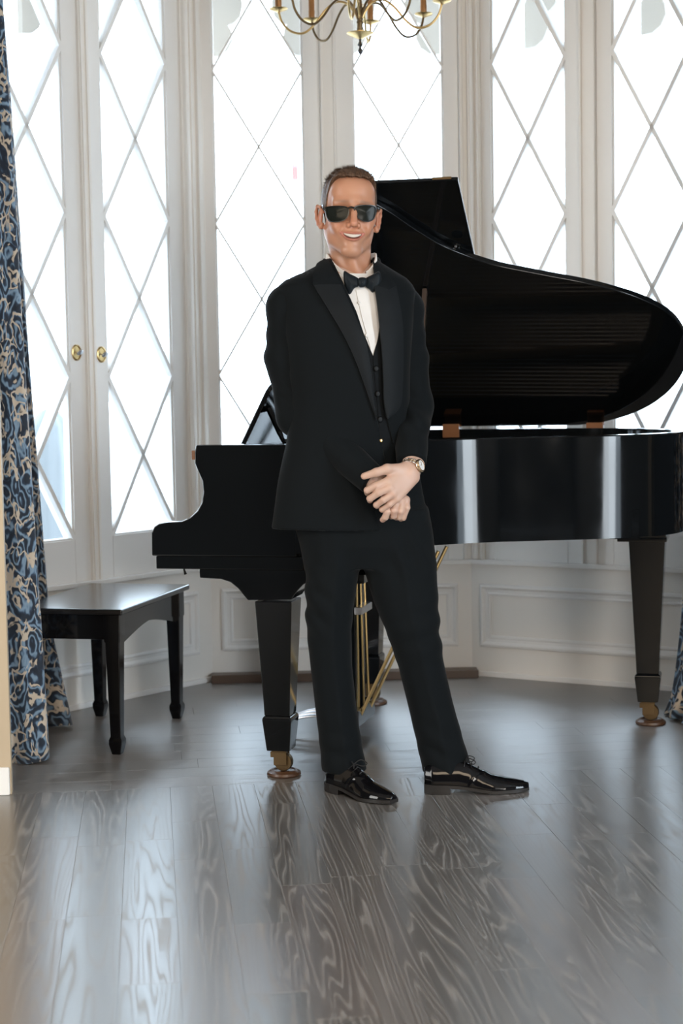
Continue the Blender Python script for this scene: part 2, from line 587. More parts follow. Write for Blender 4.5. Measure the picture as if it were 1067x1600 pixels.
# right wall
r1 = [T(WR, x, 200) for x in (754, 769, 885, 909)]
gwr = r1[2] - r1[1]
r2g = T(WR, 958, 200)
r2 = [T(WR, 933, 200), r2g, r2g + gwr, r2g + gwr + 0.07]
wr = shell_wall('wall_right', WR, [(r1[0], r1[3]), (r2[0], r2[3])], 0.06, 0.3)
window(WR, r1[0], r1[3], r1[1], r1[2], wr)
window(WR, r2[0], r2[3], r2[1], r2[2], wr)
bead(WR, T(WR, 911, 200), 0.010, 0.008, wr); bead(WR, T(WR, 931, 200), 0.012, 0.008, wr)
for x, ww, dd in ((743, 0.016, 0.016), (751, 0.010, 0.010)):
    bead(WR, T(WR, x, 200), ww, dd, wr)
# wainscot panels
ta, zt_ = WB.tz(345, 905); tb2, zb_ = WB.tz(716, 993)
moulding(WB, ta, tb2, 0.125, 0.385, wb)
moulding(WR, WR.tz(751, 905)[0], WR.L - 0.02, 0.125, 0.385, wr)
moulding(WL, 0.12, WL.tz(309, 1000)[0], 0.125, 0.385, wl)
# low wooden step along the back wall
pk = MB()
t_a, t_b = WB.tz(331, 1075, 0.05)[0], WB.tz(747, 1066, 0.05)[0]
WB.box(pk, t_a, t_b, 0.0, 0.036, 0.004, 0.075)
M_plinth = pmat('step_wood', (0.085, 0.052, 0.036), 0.35)
tag(pk.build('wooden_step', M_plinth, None, bevel=0.004), 'low brown wooden strip along the foot of the back bay wall', 'step')

# ---- the rest of the room
def slab(name, pts, z0, z1, mat):
    mb = MB(); mb.prism([np.array([p[0], p[1], z0]) for p in pts], (0, 0, z1 - z0))
    return tag(mb.build(name, mat), kind='structure')
def wallseg(name, A, B, z0, z1, th, mat, taper=0.0):
    w = Wall(A, B); mb = MB(); w.box(mb, 0, w.L, z0, z1, -th, 0)
    return tag(mb.build(name, mat), kind='structure')
wallseg('wall_bay_left', room(A_J1 - 0.10, B0 + 0.05), PL + dl * 0.0 + np.array([-0.02, 0, 0]), 0, CEIL, 0.12, M_wall)
wallseg('wall_bay_right', PR + dr * 0.28, room(A_J2 + 0.10, B0 + 0.05), 0, CEIL, 0.12, M_wall)
wf = wallseg('wall_front_left', room(-2.72, B0), room(A_J1, B0), 0, CEIL, 0.045, M_tan)
wg = wallseg('wall_front_right', room(A_J2, B0), room(3.6, B0), 0, CEIL, 0.045, M_tan)
def side_wall(name, A, B, q, z0=0.68):
    w = Wall(A, B); mb = MB(); t = float((np.array([q[0], q[1], 0]) - w.A) @ w.d)
    w.box(mb, 0, t - 0.52, 0, CEIL, -0.12, 0); w.box(mb, t + 0.52, w.L, 0, CEIL, -0.12, 0)
    w.box(mb, t - 0.52, t + 0.52, 0, z0, -0.12, 0); w.box(mb, t - 0.52, t + 0.52, 2.82, CEIL, -0.12, 0)
    tag(mb.build(name, M_wall), kind='structure')
SL, SR = SIDE_W
side_wall('wall_side_left', room(-2.72, -2.5), room(-2.72, B0 + 0.1), SL)
side_wall('wall_side_right', room(3.6, B0 + 0.1), room(3.6, -2.5), SR, 0.08)
# rear wall with two tall openings
wrw = Wall(room(3.6, -2.5), room(-2.72, -2.5))
mb = MB()
cut = []
for cxp in REAR_X:
    q = np.array([cxp, -2.4 + 0.11 * cxp, 0]); t = float((q - wrw.A) @ wrw.d); cut.append((t - 0.52, t + 0.52))
t = 0.0
for (t0, t1) in sorted(cut) + [(wrw.L, None)]:
    wrw.box(mb, t, t0, 0, CEIL, -0.12, 0)
    if t1 is not None:
        wrw.box(mb, t0, t1, 0, 0.68, -0.12, 0); wrw.box(mb, t0, t1, 2.82, CEIL, -0.12, 0)
    t = t1
tag(mb.build('wall_rear', M_wall), kind='structure')
bd = MB(); Wall(room(-2.72, B0), room(A_J1 - 0.0, B0)).box(bd, 0, A_J1 + 2.72 - 0.004, 0, 0.085, 0.0, 0.016)
tag(bd.build('baseboard_left', M_white, None, bevel=0.005), kind='structure')
bd = MB(); Wall(room(A_J2, B0), room(3.6, B0)).box(bd, 0.004, 3.6 - A_J2, 0, 0.085, 0.0, 0.016)
tag(bd.build('baseboard_right', M_white, None, bevel=0.005), kind='structure')
slab('ceiling', [room(-3.2, -2.7), room(3.6, -2.7), room(3.6, B0 + 2.5), room(-3.2, B0 + 2.5)], CEIL, CEIL + 0.12, M_ceil)

# ---- outside: pale terrace and porch fretwork, washed out by daylight
M_terrace = pmat('terrace_stone', (0.60, 0.60, 0.60), 0.8)
M_fret = pmat('porch_paint', (0.47, 0.42, 0.365), 0.7)
tr = MB(); tr.prism([(-60, -20, -0.4), (60, -20, -0.4), (60, 90, -0.4), (-60, 90, -0.4)], (0, 0, 0.1))
tag(tr.build('terrace', M_terrace), kind='structure')

# ================================================================== GRAND PIANO
PA = math.radians(-13.6)
g_ = ground(440, 1211)
PO = np.array([g_[0], g_[1], 0.0])
PV = np.array([math.cos(PA), math.sin(PA), 0]); PU = np.array([-math.sin(PA), math.cos(PA), 0])
def ploc(P):
    d = np.asarray(P) - PO
    return np.array([d @ PV, d @ PU, d[2]])
def p_on_u(px, py, u):            # pixel -> (v,z) on the piano's vertical plane u
    q = ploc(on_plane(px, py, PO + PU * u, PU))
    return float(q[0]), float(q[2])
piano = empty('grand_piano', PO, PA)
tag(piano, 'black lacquered grand piano with open lid behind the man', 'piano')
ZT_, ZB_ = 1.04, 0.705
UN, US = -0.065, 1.29             # near (treble) side and far spine
bent = [(0.10, UN), (0.20, -0.05), (0.30, 0.03), (0.385, 0.14), (0.47, 0.235), (0.60, 0.325), (0.76, 0.39), (0.92, 0.45), (1.06, 0.525), (1.155, 0.615),
        (1.20, 0.72), (1.21, 0.83), (1.19, 0.95), (1.13, 1.08), (1.03, 1.19), (0.90, 1.26), (0.75, US)]
curve = [tuple(p) for p in catmull(bent, 6)]
V0 = -0.41
VM = 0.13                          # front edge of the main lid
def offset_curve(pts, d):
    P = np.array(pts); T_ = np.gradient(P, axis=0); T_ /= np.linalg.norm(T_, axis=1)[:, None]
    return P + np.stack([-T_[:, 1], T_[:, 0]], 1) * d
inner = [tuple(p) for p in offset_curve(curve, 0.045)]
# rim : curved wall
out_l = [(0.078, UN)] + curve + [(0.078, US)]
in_l = [(0.078, UN + 0.045)] + inner + [(0.078, US - 0.045)]
n = len(out_l)
P = [[(o[0], o[1], ZB_) for o in out_l], [(o[0], o[1], ZT_ - 0.004) for o in out_l], [(o[0] + (i[0] - o[0]) * .1, o[1] + (i[1] - o[1]) * .1, ZT_) for o, i in zip(out_l, in_l)],
     [(i[0], i[1], ZT_) for i in in_l], [(i[0], i[1], ZB_) for i in in_l], [(o[0], o[1], ZB_) for o in out_l]]
rim = MB().grid(P)
for k in (0, n - 1):
    rim.f.append((k, n + k, 3 * n + k, 4 * n + k))
rim.build('rim', M_black, piano, smooth='auto', weld=True)
# bottom beams and soundboard, gold plate, strings
ins = [(-0.10, UN + 0.05)] + [tuple(p) for p in offset_curve(curve, 0.05)] + [(-0.10, US - 0.05)]
MB().prism([(x, y, 0.80) for x, y in ins], (0, 0, 0.012)).build('soundboard', M_walnut, piano)
ins2 = [(0.02, UN + 0.07)] + [tuple(p) for p in offset_curve(curve, 0.075)] + [(0.02, US - 0.075)]
plate = MB().prism([(x, y, 0.925) for x, y in ins2], (0, 0, 0.012)).build('plate', M_gold, piano)
for (a, b_, wd_) in (((0.10, 0.25), (0.72, 0.46), 0.035), ((0.10, 0.55), (1.02, 0.66), 0.035), ((0.10, 0.82), (1.10, 0.83), 0.035), ((0.10, 1.05), (1.04, 1.02), 0.035)):
    A, B = np.array(a), np.array(b_); d = (B - A) / np.linalg.norm(B - A); nn = np.array([-d[1], d[0]]) * wd_ / 2
    MB().prism([(*(A - nn), 0.937), (*(B - nn), 0.937), (*(B + nn), 0.937), (*(A + nn), 0.937)], (0, 0, 0.035)).build('plate_strut', M_gold, plate, bevel=0.006)
st = MB()
for i in range(70):
    u = 0.12 + i * 0.0155
    # string end on the bentside
    vend = 0.2
    for (x, y) in ins2:
        if abs(y - u) < 0.02: vend = max(vend, x - 0.06) if y < 1.15 else vend
    if u > 1.1: vend = 0.95
    st.tube([(0.08, u, 0.955), (max(vend, 0.25), u + 0.02, 0.955)], 0.0011, 4, False)
so = st.build('strings', M_chrome, piano); so['kind'] = 'stuff'
# pin block area / tuning deck front
MB().box((-0.11, UN + 0.05, 0.90), (0.05, US - 0.05, 0.945)).build('pin_block', M_gold, piano, bevel=0.004)

# cheek (arm) with the scooped keyboard profile, from the photograph
prof_px = [(440, 699), (306, 704), (303.5, 707), (304, 724), (310, 738), (316, 751), (317.5, 768), (315, 785), (308, 798), (297, 808), (284, 814.5), (262, 816), (248, 818), (240.5, 823), (236.5, 832), (237, 868.5), (440, 866)]
prof = [p_on_u(x, y, UN) for x, y in prof_px]
prof = [(v, min(z, ZT_) if i > 1 else ZT_) for i, (v, z) in enumerate(prof)]
zk = prof[-2][1]
prof[0] = (0.08, ZT_); prof[-1] = (0.08, zk)
def cheek(u0, u1, nm='arm'):
    top = [(v, u0, z) for v, z in prof]
    return MB().prism(top, (0, u1 - u0, 0)).build(nm, M_black, piano, bevel=0.004)
cheek(UN, UN + 0.055); cheek(US - 0.055, US)
# key bed, key slip, skirt under the cheek with leg bracket
k0 = p_on_u(243.5, 889, UN)
MB().box((k0[0], UN + 0.003, k0[1]), (0.10, US - 0.003, zk - 0.0005)).build('key_bed', M_black, piano, bevel=0.003)
sk = [(311, 889), (312, 903), (345, 905), (360, 910), (372, 920), (381, 931), (387, 938), (455, 937), (462, 926), (474, 913), (490, 905), (520, 900), (520, 889)]
skp = [p_on_u(x, y, UN + 0.004) for x, y in sk]
zz0 = k0[1]
skp = [(v, min(z, zz0)) for v, z in skp]; skp[0] = (skp[0][0], zz0); skp[-1] = (skp[-1][0], zz0)
zleg = p_on_u(420, 938, 0)[1]
for u0 in (UN + 0.004, US - 0.135):
    MB().prism([(v, u0, z) for v, z in skp], (0, 0.13, 0)).build('leg_bracket', M_black, piano, bevel=0.003)
MB().box((-0.1, UN + 0.02, 0.64), (0.30, US - 0.02, 0.712)).build('case_bottom', M_black, piano)
# closed fallboard between the arms, brown-edged ledge above it
fb = [p_on_u(x, y, UN) for x, y in ((322, 730), (326, 752), (327, 770), (324, 787), (316, 801), (303, 811), (286, 819), (262, 822), (250, 830), (250, 868))]
MB().prism([(v, UN + 0.056, z) for v, z in fb] + [(-0.15, UN + 0.056, fb[-1][1]), (-0.15, UN + 0.056, fb[0][1])], (0, US - UN - 0.112, 0)).build('fallboard', M_black, piano, bevel=0.004)
l0 = p_on_u(296, 706, UN + 0.6); 
q0, q1 = p_on_u(296.5, 705, UN + 0.03), p_on_u(314, 718.5, UN + 0.03)
ld = MB().box((q0[0], UN + 0.06, q1[1]), (-0.13, US - 0.06, q0[1])).build('front_ledge', M_black, piano, bevel=0.002)
MB().box((q0[0] - 0.004, UN + 0.058, q1[1] - 0.001), (q0[0] + 0.010, US - 0.058, q0[1] + 0.001)).build('ledge_edge', M_hinge, ld, bevel=0.002)
# top shelf boards at the front (music shelf)
MB().box((q0[0] + 0.02, UN + 0.062, 1.005), (0.12, US - 0.058, 1.022)).build('music_shelf', M_black, piano, bevel=0.003)
# small lock knob under the key bed
MB().tube([(-0.30, UN + 0.05, k0[1] + 0.002), (-0.30, UN + 0.05, k0[1] - 0.008), (-0.296, UN + 0.05, k0[1] - 0.022)], [0.004, 0.003, 0.005], 8).build('lock_knob', M_felt, piano)

# lid
M_proptint = pmat('prop_reflection_tint', (0.07, 0.05, 0.04), 0.3)  # cream wall's reflection in the black stick painted in as taupe
TH_L = math.radians(34.6)
HZ = ZT_ + 0.008
def lidpt(v, s_, t=0.0):           # t: thickness along lid normal (up/back)
    return (v, US - s_ * math.cos(TH_L) + t * math.sin(TH_L) * 1.0, HZ + s_ * math.sin(TH_L) + t * math.cos(TH_L))
lc = [(v, US - u) for v, u in [(VM, UN - 0.008)] + [tuple(p) for p in offset_curve(curve, -0.008)[1:]]]
lid_out = [(VM, US - (UN - 0.008))] + [p for p in lc[1:] if p[0] > VM + 0.01] + [(VM, 0.0)]
lid_out = [(v, max(s_, 0.0)) for v, s_ in lid_out]
def lid_panel(name, outl, t0, t1):
    base = [np.array(lidpt(v, s_, t0)) for v, s_ in outl]
    off = np.array(lidpt(0, 0, t1)) - np.array(lidpt(0, 0, t0))
    return MB().prism(base, off).build(name, M_black, piano, bevel=0.004, bseg=3)
lid = lid_panel('lid', lid_out, 0.0, 0.022)
FLW = 0.42
s_top = US - (UN - 0.008)
lid_panel('lid_flap', [(VM, 0.02), (VM + FLW, 0.02), (VM + FLW, s_top), (VM, s_top)], 0.023, 0.038)
# the small catch on the flap's corner
cq = np.array(lidpt(VM + FLW - 0.05, s_top, 0.030))
MB().box(cq - np.array([0.03, 0.004, 0.002]), cq + np.array([0.03, 0.004, 0.006])).build('lid_catch', M_abrass, piano, bevel=0.001)
# cup for the prop on the lid's underside, lid dowel
lidN = np.array([0, -math.sin(TH_L), -math.cos(TH_L)])   # underside normal in piano frame
LP0 = PO + PV * VM + PU * US + np.array([0, 0, HZ])
LN = PV * lidN[0] + PU * lidN[1] + np.array([0, 0, lidN[2]])
def on_lid(px, py):
    return ploc(on_plane(px, py, LP0, LN))
c = on_lid(712, 384)
Mz = Vector(lidN).to_track_quat('Z', 'Y').to_matrix().to_4x4()
MB().lathe([(0.006, -0.001), (0.018, -0.001), (0.018, 0.004), (0.014, 0.006), (0.010, 0.002), (0.004, 0.002), (0.003, 0.006), (0.001, 0.007)], c, 20, Mz).build('prop_cup', M_black, lid, smooth='auto')
MB().lathe([(0.0045, 0.0), (0.0045, 0.005), (0.002, 0.007)], c, 10, Mz).build('prop_cup_screw', M_chrome, lid, smooth='auto')
# prop stick
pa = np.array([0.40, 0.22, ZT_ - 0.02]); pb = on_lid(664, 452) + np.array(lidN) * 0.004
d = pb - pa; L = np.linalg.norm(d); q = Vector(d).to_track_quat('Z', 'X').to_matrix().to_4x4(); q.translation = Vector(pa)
MB().box((-0.012, -0.008, 0), (0.012, 0.008, L), q).build('lid_prop', M_proptint, piano, bevel=0.003)
# hinges along the spine
for px in (706, 930):
    qh = ploc(on_plane(px, 662, PO + PU * (US - 0.03), PU))
    v = qh[0]
    hb = MB(); hb.box((v - 0.031, US - 0.058, ZT_ - 0.030), (v + 0.031, US - 0.046, ZT_ + 0.020))
    hb.box((v - 0.031, US - 0.05, ZT_ + 0.001), (v + 0.031, US, ZT_ + 0.004))
    hg = hb.build('hinge', M_hinge, piano, bevel=0.0015)
    MB().tube([(v - 0.031, US - 0.004, ZT_ + 0.016), (v + 0.031, US - 0.004, ZT_ + 0.016)], 0.007, 10).build('hinge_pin', M_hinge, hg)

# legs and casters
def leg(name, cx, cy, ztop, w0, w1, zbk, rot=0.0):
    root = empty(name, (cx, cy, 0), rot, piano)
    def sq(w, z): return [(-w / 2, -w / 2, z), (w / 2, -w / 2, z), (w / 2, w / 2, z), (-w / 2, w / 2, z)]
    def loft(secs, nm, par, bev=0.003):
        mb = MB()
        for (wa, za), (wb, zb2) in zip(secs[:-1], secs[1:]):
            pass
        vs, fs = [], []
        for w_, z_ in secs: vs += sq(w_, z_)
        fs.append((3, 2, 1, 0)); k = len(secs)
        for i in range(k - 1):
            fs += [(i * 4 + j, i * 4 + (j + 1) % 4, i * 4 + 4 + (j + 1) % 4, i * 4 + 4 + j) for j in range(4)]
        fs.append(tuple((k - 1) * 4 + j for j in range(4)))
        mb.add(vs, fs)
        return mb.build(nm, M_black, par, bevel=bev)
    loft([(w1, zbk), (w1 + 0.004, zbk + 0.05), (w0, ztop)], 'leg_shaft', root)
    loft([(w1 - 0.008, 0.083), (w1 + 0.012, zbk - 0.016), (w1 + 0.012, zbk - 0.008), (w1, zbk)], 'leg_foot', root)
    cs = MB()
    cs.box((-0.024, -0.024, 0.076), (0.024, 0.024, 0.083))
    cs.box((-0.020, -0.021, 0.035), (0.022, -0.017, 0.08)); cs.box((-0.020, 0.017, 0.035), (0.022, 0.021, 0.08))
    cs.box((-0.03, -0.021, 0.060), (-0.014, 0.021, 0.078))
    ca = cs.build('caster', M_abrass, root, bevel=0.002)
    Mx = Matrix.Rotation(math.pi / 2, 4, 'X')
    MB().lathe([(0.008, -0.014), (0.027, -0.014), (0.029, -0.008), (0.029, 0.008), (0.027, 0.014), (0.008, 0.014)], (0.008, 0, 0.044), 24, Mx).build('wheel', M_abrass, ca, smooth='auto')
    return root
leg('leg', 0, 0, zleg + 0.004, 0.118, 0.082, 0.195)
leg('leg', 0.02, 1.20, zleg + 0.004, 0.118, 0.082, 0.195)
tg = ploc(ground(1013, 1131))
leg('leg', tg[0], tg[1], 0.66, 0.125, 0.078, 0.185)
MB().box((tg[0] - 0.10, tg[1] - 0.09, 0.655), (tg[0] + 0.07, tg[1] + 0.09, 0.675)).build('leg_plate', M_black, piano, bevel=0.003)
MB().box((tg[0] - 0.145, tg[1] - 0.14, 0.675), (tg[0] + 0.07, tg[1] + 0.14, 0.705)).build('leg_plate', M_black, piano, bevel=0.003)
bl = MB(); bl.box((tg[0] - 0.185, tg[1] - 0.17, 0.695), (tg[0] - 0.02, tg[1] - 0.05, 0.715))
bl.build('leg_plate', M_satin, piano, bevel=0.002)
# underside beams
MB().box((0.05, 0.52, 0.70), (tg[0], 0.64, 0.795)).build('beam', M_black, piano)
MB().prism([(x, y, 0.785) for x, y in ins], (0, 0, 0.012)).build('bottom_panel', M_black, piano)

# lyre with pedals
ly = empty('pedal_lyre', (0.10, 0.56, 0), 0, piano)
for dy in (-0.055, 0.055):
    MB().box((-0.03, dy - 0.016, 0.12), (0.03, dy + 0.016, 0.66)).build('lyre_post', M_black, ly, bevel=0.004)
MB().box((-0.06, -0.13, 0.065), (0.05, 0.13, 0.125)).build('pedal_box', M_black, ly, bevel=0.006)
MB().box((-0.07, -0.10, 0.55), (0.07, 0.10, 0.66)).build('lyre_top', M_black, ly, bevel=0.004)
for k, dy in enumerate((-0.06, 0.0, 0.06)):
    MB().tube([(0.036 + 0.004 * k, dy, 0.10), (0.034, dy * 0.9, 0.62)], 0.0045, 8).build('pedal_rod', M_brass, ly, smooth='auto')
    pd = MB()
    P = []
    for t in np.linspace(0, 1, 7):
        w_ = 0.012 + 0.012 * math.sin(math.pi * min(1, t * 0.9 + 0.1)) * (1 - 0.2 * t)
        x_ = -0.05 - 0.19 * t; z_ = 0.085 - 0.03 * t + 0.018 * math.sin(t * 3.0)
        P.append([(x_, dy - w_, z_), (x_, dy, z_ + 0.006), (x_, dy + w_, z_), (x_, dy, z_ - 0.006)])
    pd.grid(P, True); pd.f.append(tuple(range(4))); pd.f.append(tuple(range(24, 28)))
    pd.build('pedal', M_chrome, ly, smooth=True)
MB().box((0.034, -0.1, 0.445), (0.062, 0.055, 0.470)).build('rod_guide', M_chrome, ly, bevel=0.003)
for dy in (-0.075, 0.075):
    MB().tube([(0.045, dy, 0.10), (0.32, dy * 1.05, 0.66)], 0.006, 8).build('lyre_brace', M_brass, ly, smooth='auto')

# music desk : panel leaning towards the tail, strut behind
md = empty('music_desk', (0, 0, 0), 0, piano)
UD = 0.20
d0, d1 = p_on_u(374.5, 696, UD), p_on_u(421, 597, UD)
lean = math.atan2(d1[0] - d0[0], d1[1] - d0[1]); hh = math.hypot(d1[0] - d0[0], d1[1] - d0[1])
def dpt(u, h, t=0.0):
    return (d0[0] + h * math.sin(lean) + t * math.cos(lean), u, max(1.022, d0[1]) + h * math.cos(lean) - t * math.sin(lean))
ol = [(UD, 0.0), (UD, hh * 0.86), (UD + 0.012, hh * 0.95), (UD + 0.04, hh), (1.00, hh), (1.03, hh * 0.95), (1.045, hh * 0.86), (1.045, 0)]
b_ = [np.array(dpt(u, h)) for u, h in ol]
MB().prism(b_, np.array(dpt(0, 0, 0.016)) - np.array(dpt(0, 0, 0))).build('desk_panel', M_black, md, bevel=0.003)
for uu in (UD + 0.07, 0.85):
    s0 = np.array(dpt(uu, hh * 0.62, 0.016)); s1 = np.array([s0[0] + 0.05, uu, 1.035])
    s2 = s1 + np.array([0.12, 0.02, 0.0])
    MB().tube([s0, s0 * 0.3 + s1 * 0.7, s1, s2], [0.010, 0.010, 0.010, 0.010], 4).build('desk_strut', M_black, md)
MB().box((d0[0] - 0.006, UD + 0.01, 1.022), (d0[0] + 0.03, UD + 0.05, 1.030)).build('desk_hinge', M_chrome, md, bevel=0.001)

# caster cups on the floor under the three piano legs
def cup(px, py, label, loc=None):
    g = ground(px, py) if loc is None else loc
    mb = MB(); mb.lathe([(0.030, 0.0), (0.050, 0.0), (0.054, 0.005), (0.052, 0.012), (0.046, 0.015), (0.041, 0.019), (0.037, 0.0185), (0.033, 0.014), (0.02, 0.0135)], (0, 0, 0.0005), 32)
    o = mb.build('caster_cup', M_bwood, None, smooth='auto'); o.location = (g[0], g[1], 0)
    tag(o, label, 'caster cup', 'caster cups under the piano legs')
def pw(v, u): return PO + PV * v + PU * u
cup(0, 0, 'brown round caster cup under the near front leg of the piano', pw(0.008, 0))
cup(0, 0, 'brown round caster cup under the far front piano leg, behind the pedals', pw(0.028, 1.20))
cup(0, 0, 'brown round caster cup under the tail leg of the piano, beside the curtain', pw(tg[0] + 0.008, tg[1]))

# ================================================================== BENCH
g1, g2, g3 = ground(184, 1178), ground(287, 1121), ground(165, 1118)
bx = (g1 - g3); bx_l = 0.30; by_l = float(np.linalg.norm(g2 - g1))
bench = empty('piano_bench', g1, PA)
tag(bench, 'black lacquered piano bench with tapered legs in front of the keyboard', 'bench')
# local: x = piano v (towards keyboard is +), y = piano u ; near-right leg at origin
BX, BY = -0.30, 0.61
ZBT = 0.492
M_top = pmat('bench_top_lacquer', (0.012, 0.011, 0.011), 0.22, Coat_Weight=0.5, Coat_Roughness=0.2)
tp = MB().box((BX - 0.045, -0.045, ZBT - 0.02), (0.045, BY + 0.045, ZBT)).build('seat_top', M_top, bench, bevel=0.006, bseg=3)
def bleg(x, y):
    def sq(w, z): return [(x - w / 2, y - w / 2, z), (x + w / 2, y - w / 2, z), (x + w / 2, y + w / 2, z), (x - w / 2, y + w / 2, z)]
    secs = [(0.030, 0.0), (0.046, 0.035), (0.046, 0.05), (0.036, 0.062), (0.050, ZBT - 0.115), (0.056, ZBT - 0.11), (0.056, ZBT - 0.02)]
    vs, fs = [], [(3, 2, 1, 0)]
    for w_, z_ in secs: vs += sq(w_, z_)
    for i in range(len(secs) - 1):
        fs += [(i * 4 + j, i * 4 + (j + 1) % 4, i * 4 + 4 + (j + 1) % 4, i * 4 + 4 + j) for j in range(4)]
    fs.append(tuple((len(secs) - 1) * 4 + j for j in range(4)))
    MB().add(vs, fs).build('leg', M_satin, bench, bevel=0.003)
for x in (0, BX):
    for y in (0, BY): bleg(x, y)
zA = ZBT - 0.02
for (lo, hi) in (((BX + 0.02, -0.018, zA - 0.085), (-0.02, 0.004, zA)), ((BX + 0.02, BY - 0.004, zA - 0.085), (-0.02, BY + 0.018, zA))):
    MB().box(lo, hi).build('apron', M_satin, bench, bevel=0.002)
for x in (0.0, BX):
    dirn = 1 if x == 0 else -1
    pts = []
    for t in np.linspace(0, 1, 17):
        pts.append((x, 0.02 + (BY - 0.04) * t, zA - 0.10 + 0.035 * math.sin(math.pi * t) - 0.012 * abs(math.cos(math.pi * t))))
    poly = [(x - 0.008, p[1], p[2]) for p in pts] + [(x - 0.008, BY - 0.02, zA), (x - 0.008, 0.02, zA)]
    MB().prism(poly, (0.02, 0, 0)).build('apron', M_satin, bench, bevel=0.002)

# ================================================================== CURTAINS
def curtain_mat():
    mt = pmat('floral_curtain', (0.3, 0.3, 0.3), 0.75)
    b = bsdf(mt)
    tc = nd(mt, 'ShaderNodeTexCoord')
    uv = tc.outputs['UV']
    nw = noise(mt, uv, 7.0, 3)
    wsub = nd(mt, 'ShaderNodeVectorMath', operation='SUBTRACT'); wsub.inputs[1].default_value = (0.5, 0.5, 0.5)
    lk(mt, nw.outputs['Color'], wsub.inputs[0])
    wsc = nd(mt, 'ShaderNodeVectorMath', operation='SCALE'); wsc.inputs['Scale'].default_value = 0.16
    lk(mt, wsub.outputs[0], wsc.inputs[0])
    wadd = nd(mt, 'ShaderNodeVectorMath', operation='ADD')
    lk(mt, uv, wadd.inputs[0]); lk(mt, wsc.outputs[0], wadd.inputs[1])
    v1 = nd(mt, 'ShaderNodeTexVoronoi', feature='F1'); v1.inputs['Scale'].default_value = 9.0
    lk(mt, wadd.outputs[0], v1.inputs['Vector'])
    v2 = nd(mt, 'ShaderNodeTexVoronoi', feature='DISTANCE_TO_EDGE'); v2.inputs['Scale'].default_value = 19.0
    lk(mt, wadd.outputs[0], v2.inputs['Vector'])
    # petals: rings round the blossom centres
    rg = nd(mt, 'ShaderNodeMath', operation='MULTIPLY'); rg.inputs[1].default_value = 26.0
    lk(mt, v1.outputs['Distance'], rg.inputs[0])
    sn = nd(mt, 'ShaderNodeMath', operation='SINE'); lk(mt, rg.outputs[0], sn.inputs[0])
    rr = ramp(mt, [(0.0, srgb(26, 38, 54)[:3]), (0.45, srgb(44, 62, 84)[:3]), (0.75, srgb(112, 140, 166)[:3]), (1.0, srgb(150, 172, 190)[:3])])
    sn2 = nd(mt, 'ShaderNodeMath', operation='MULTIPLY_ADD'); sn2.inputs[1].default_value = 0.5; sn2.inputs[2].default_value = 0.35
    lk(mt, sn.outputs[0], sn2.inputs[0]); lk(mt, sn2.outputs[0], rr.inputs[0])
    # ground between leaves: tan/cream
    leaf = ramp(mt, [(0.0, (1, 1, 1)), (0.05, (1, 1, 1)), (0.085, (0, 0, 0))])
    lk(mt, v2.outputs['Distance'], leaf.inputs[0])
    n3 = noise(mt, wadd.outputs[0], 13, 2)
    gap = ramp(mt, [(0.47, (0, 0, 0)), (0.50, (1, 1, 1))])
    lk(mt, n3.outputs['Fac'], gap.inputs[0])
    both = nd(mt, 'ShaderNodeMath', operation='MULTIPLY')
    lk(mt, leaf.outputs[0], both.inputs[0]); both.inputs[1].default_value = 1.0
    mx_ = nd(mt, 'ShaderNodeMath', operation='MULTIPLY')
    lk(mt, both.outputs[0], mx_.inputs[0]); lk(mt, gap.outputs[0], mx_.inputs[1])
    g2_ = ramp(mt, [(0.65, (0, 0, 0)), (0.68, (1, 1, 1))]); lk(mt, n3.outputs['Fac'], g2_.inputs[0])
    mxx = nd(mt, 'ShaderNodeMath', operation='MAXIMUM'); lk(mt, mx_.outputs[0], mxx.inputs[0]); lk(mt, g2_.outputs[0], mxx.inputs[1])
    mixc = nd(mt, 'ShaderNodeMixRGB'); mixc.inputs[2].default_value = srgb(200, 186, 168)
    lk(mt, mxx.outputs[0], mixc.inputs[0]); lk(mt, rr.outputs[0], mixc.inputs[1])
    lk(mt, mixc.outputs[0], b.inputs['Base Color'])
    b.inputs['Sheen Weight'].default_value = 0.2
    return mt
M_curtain = curtain_mat()
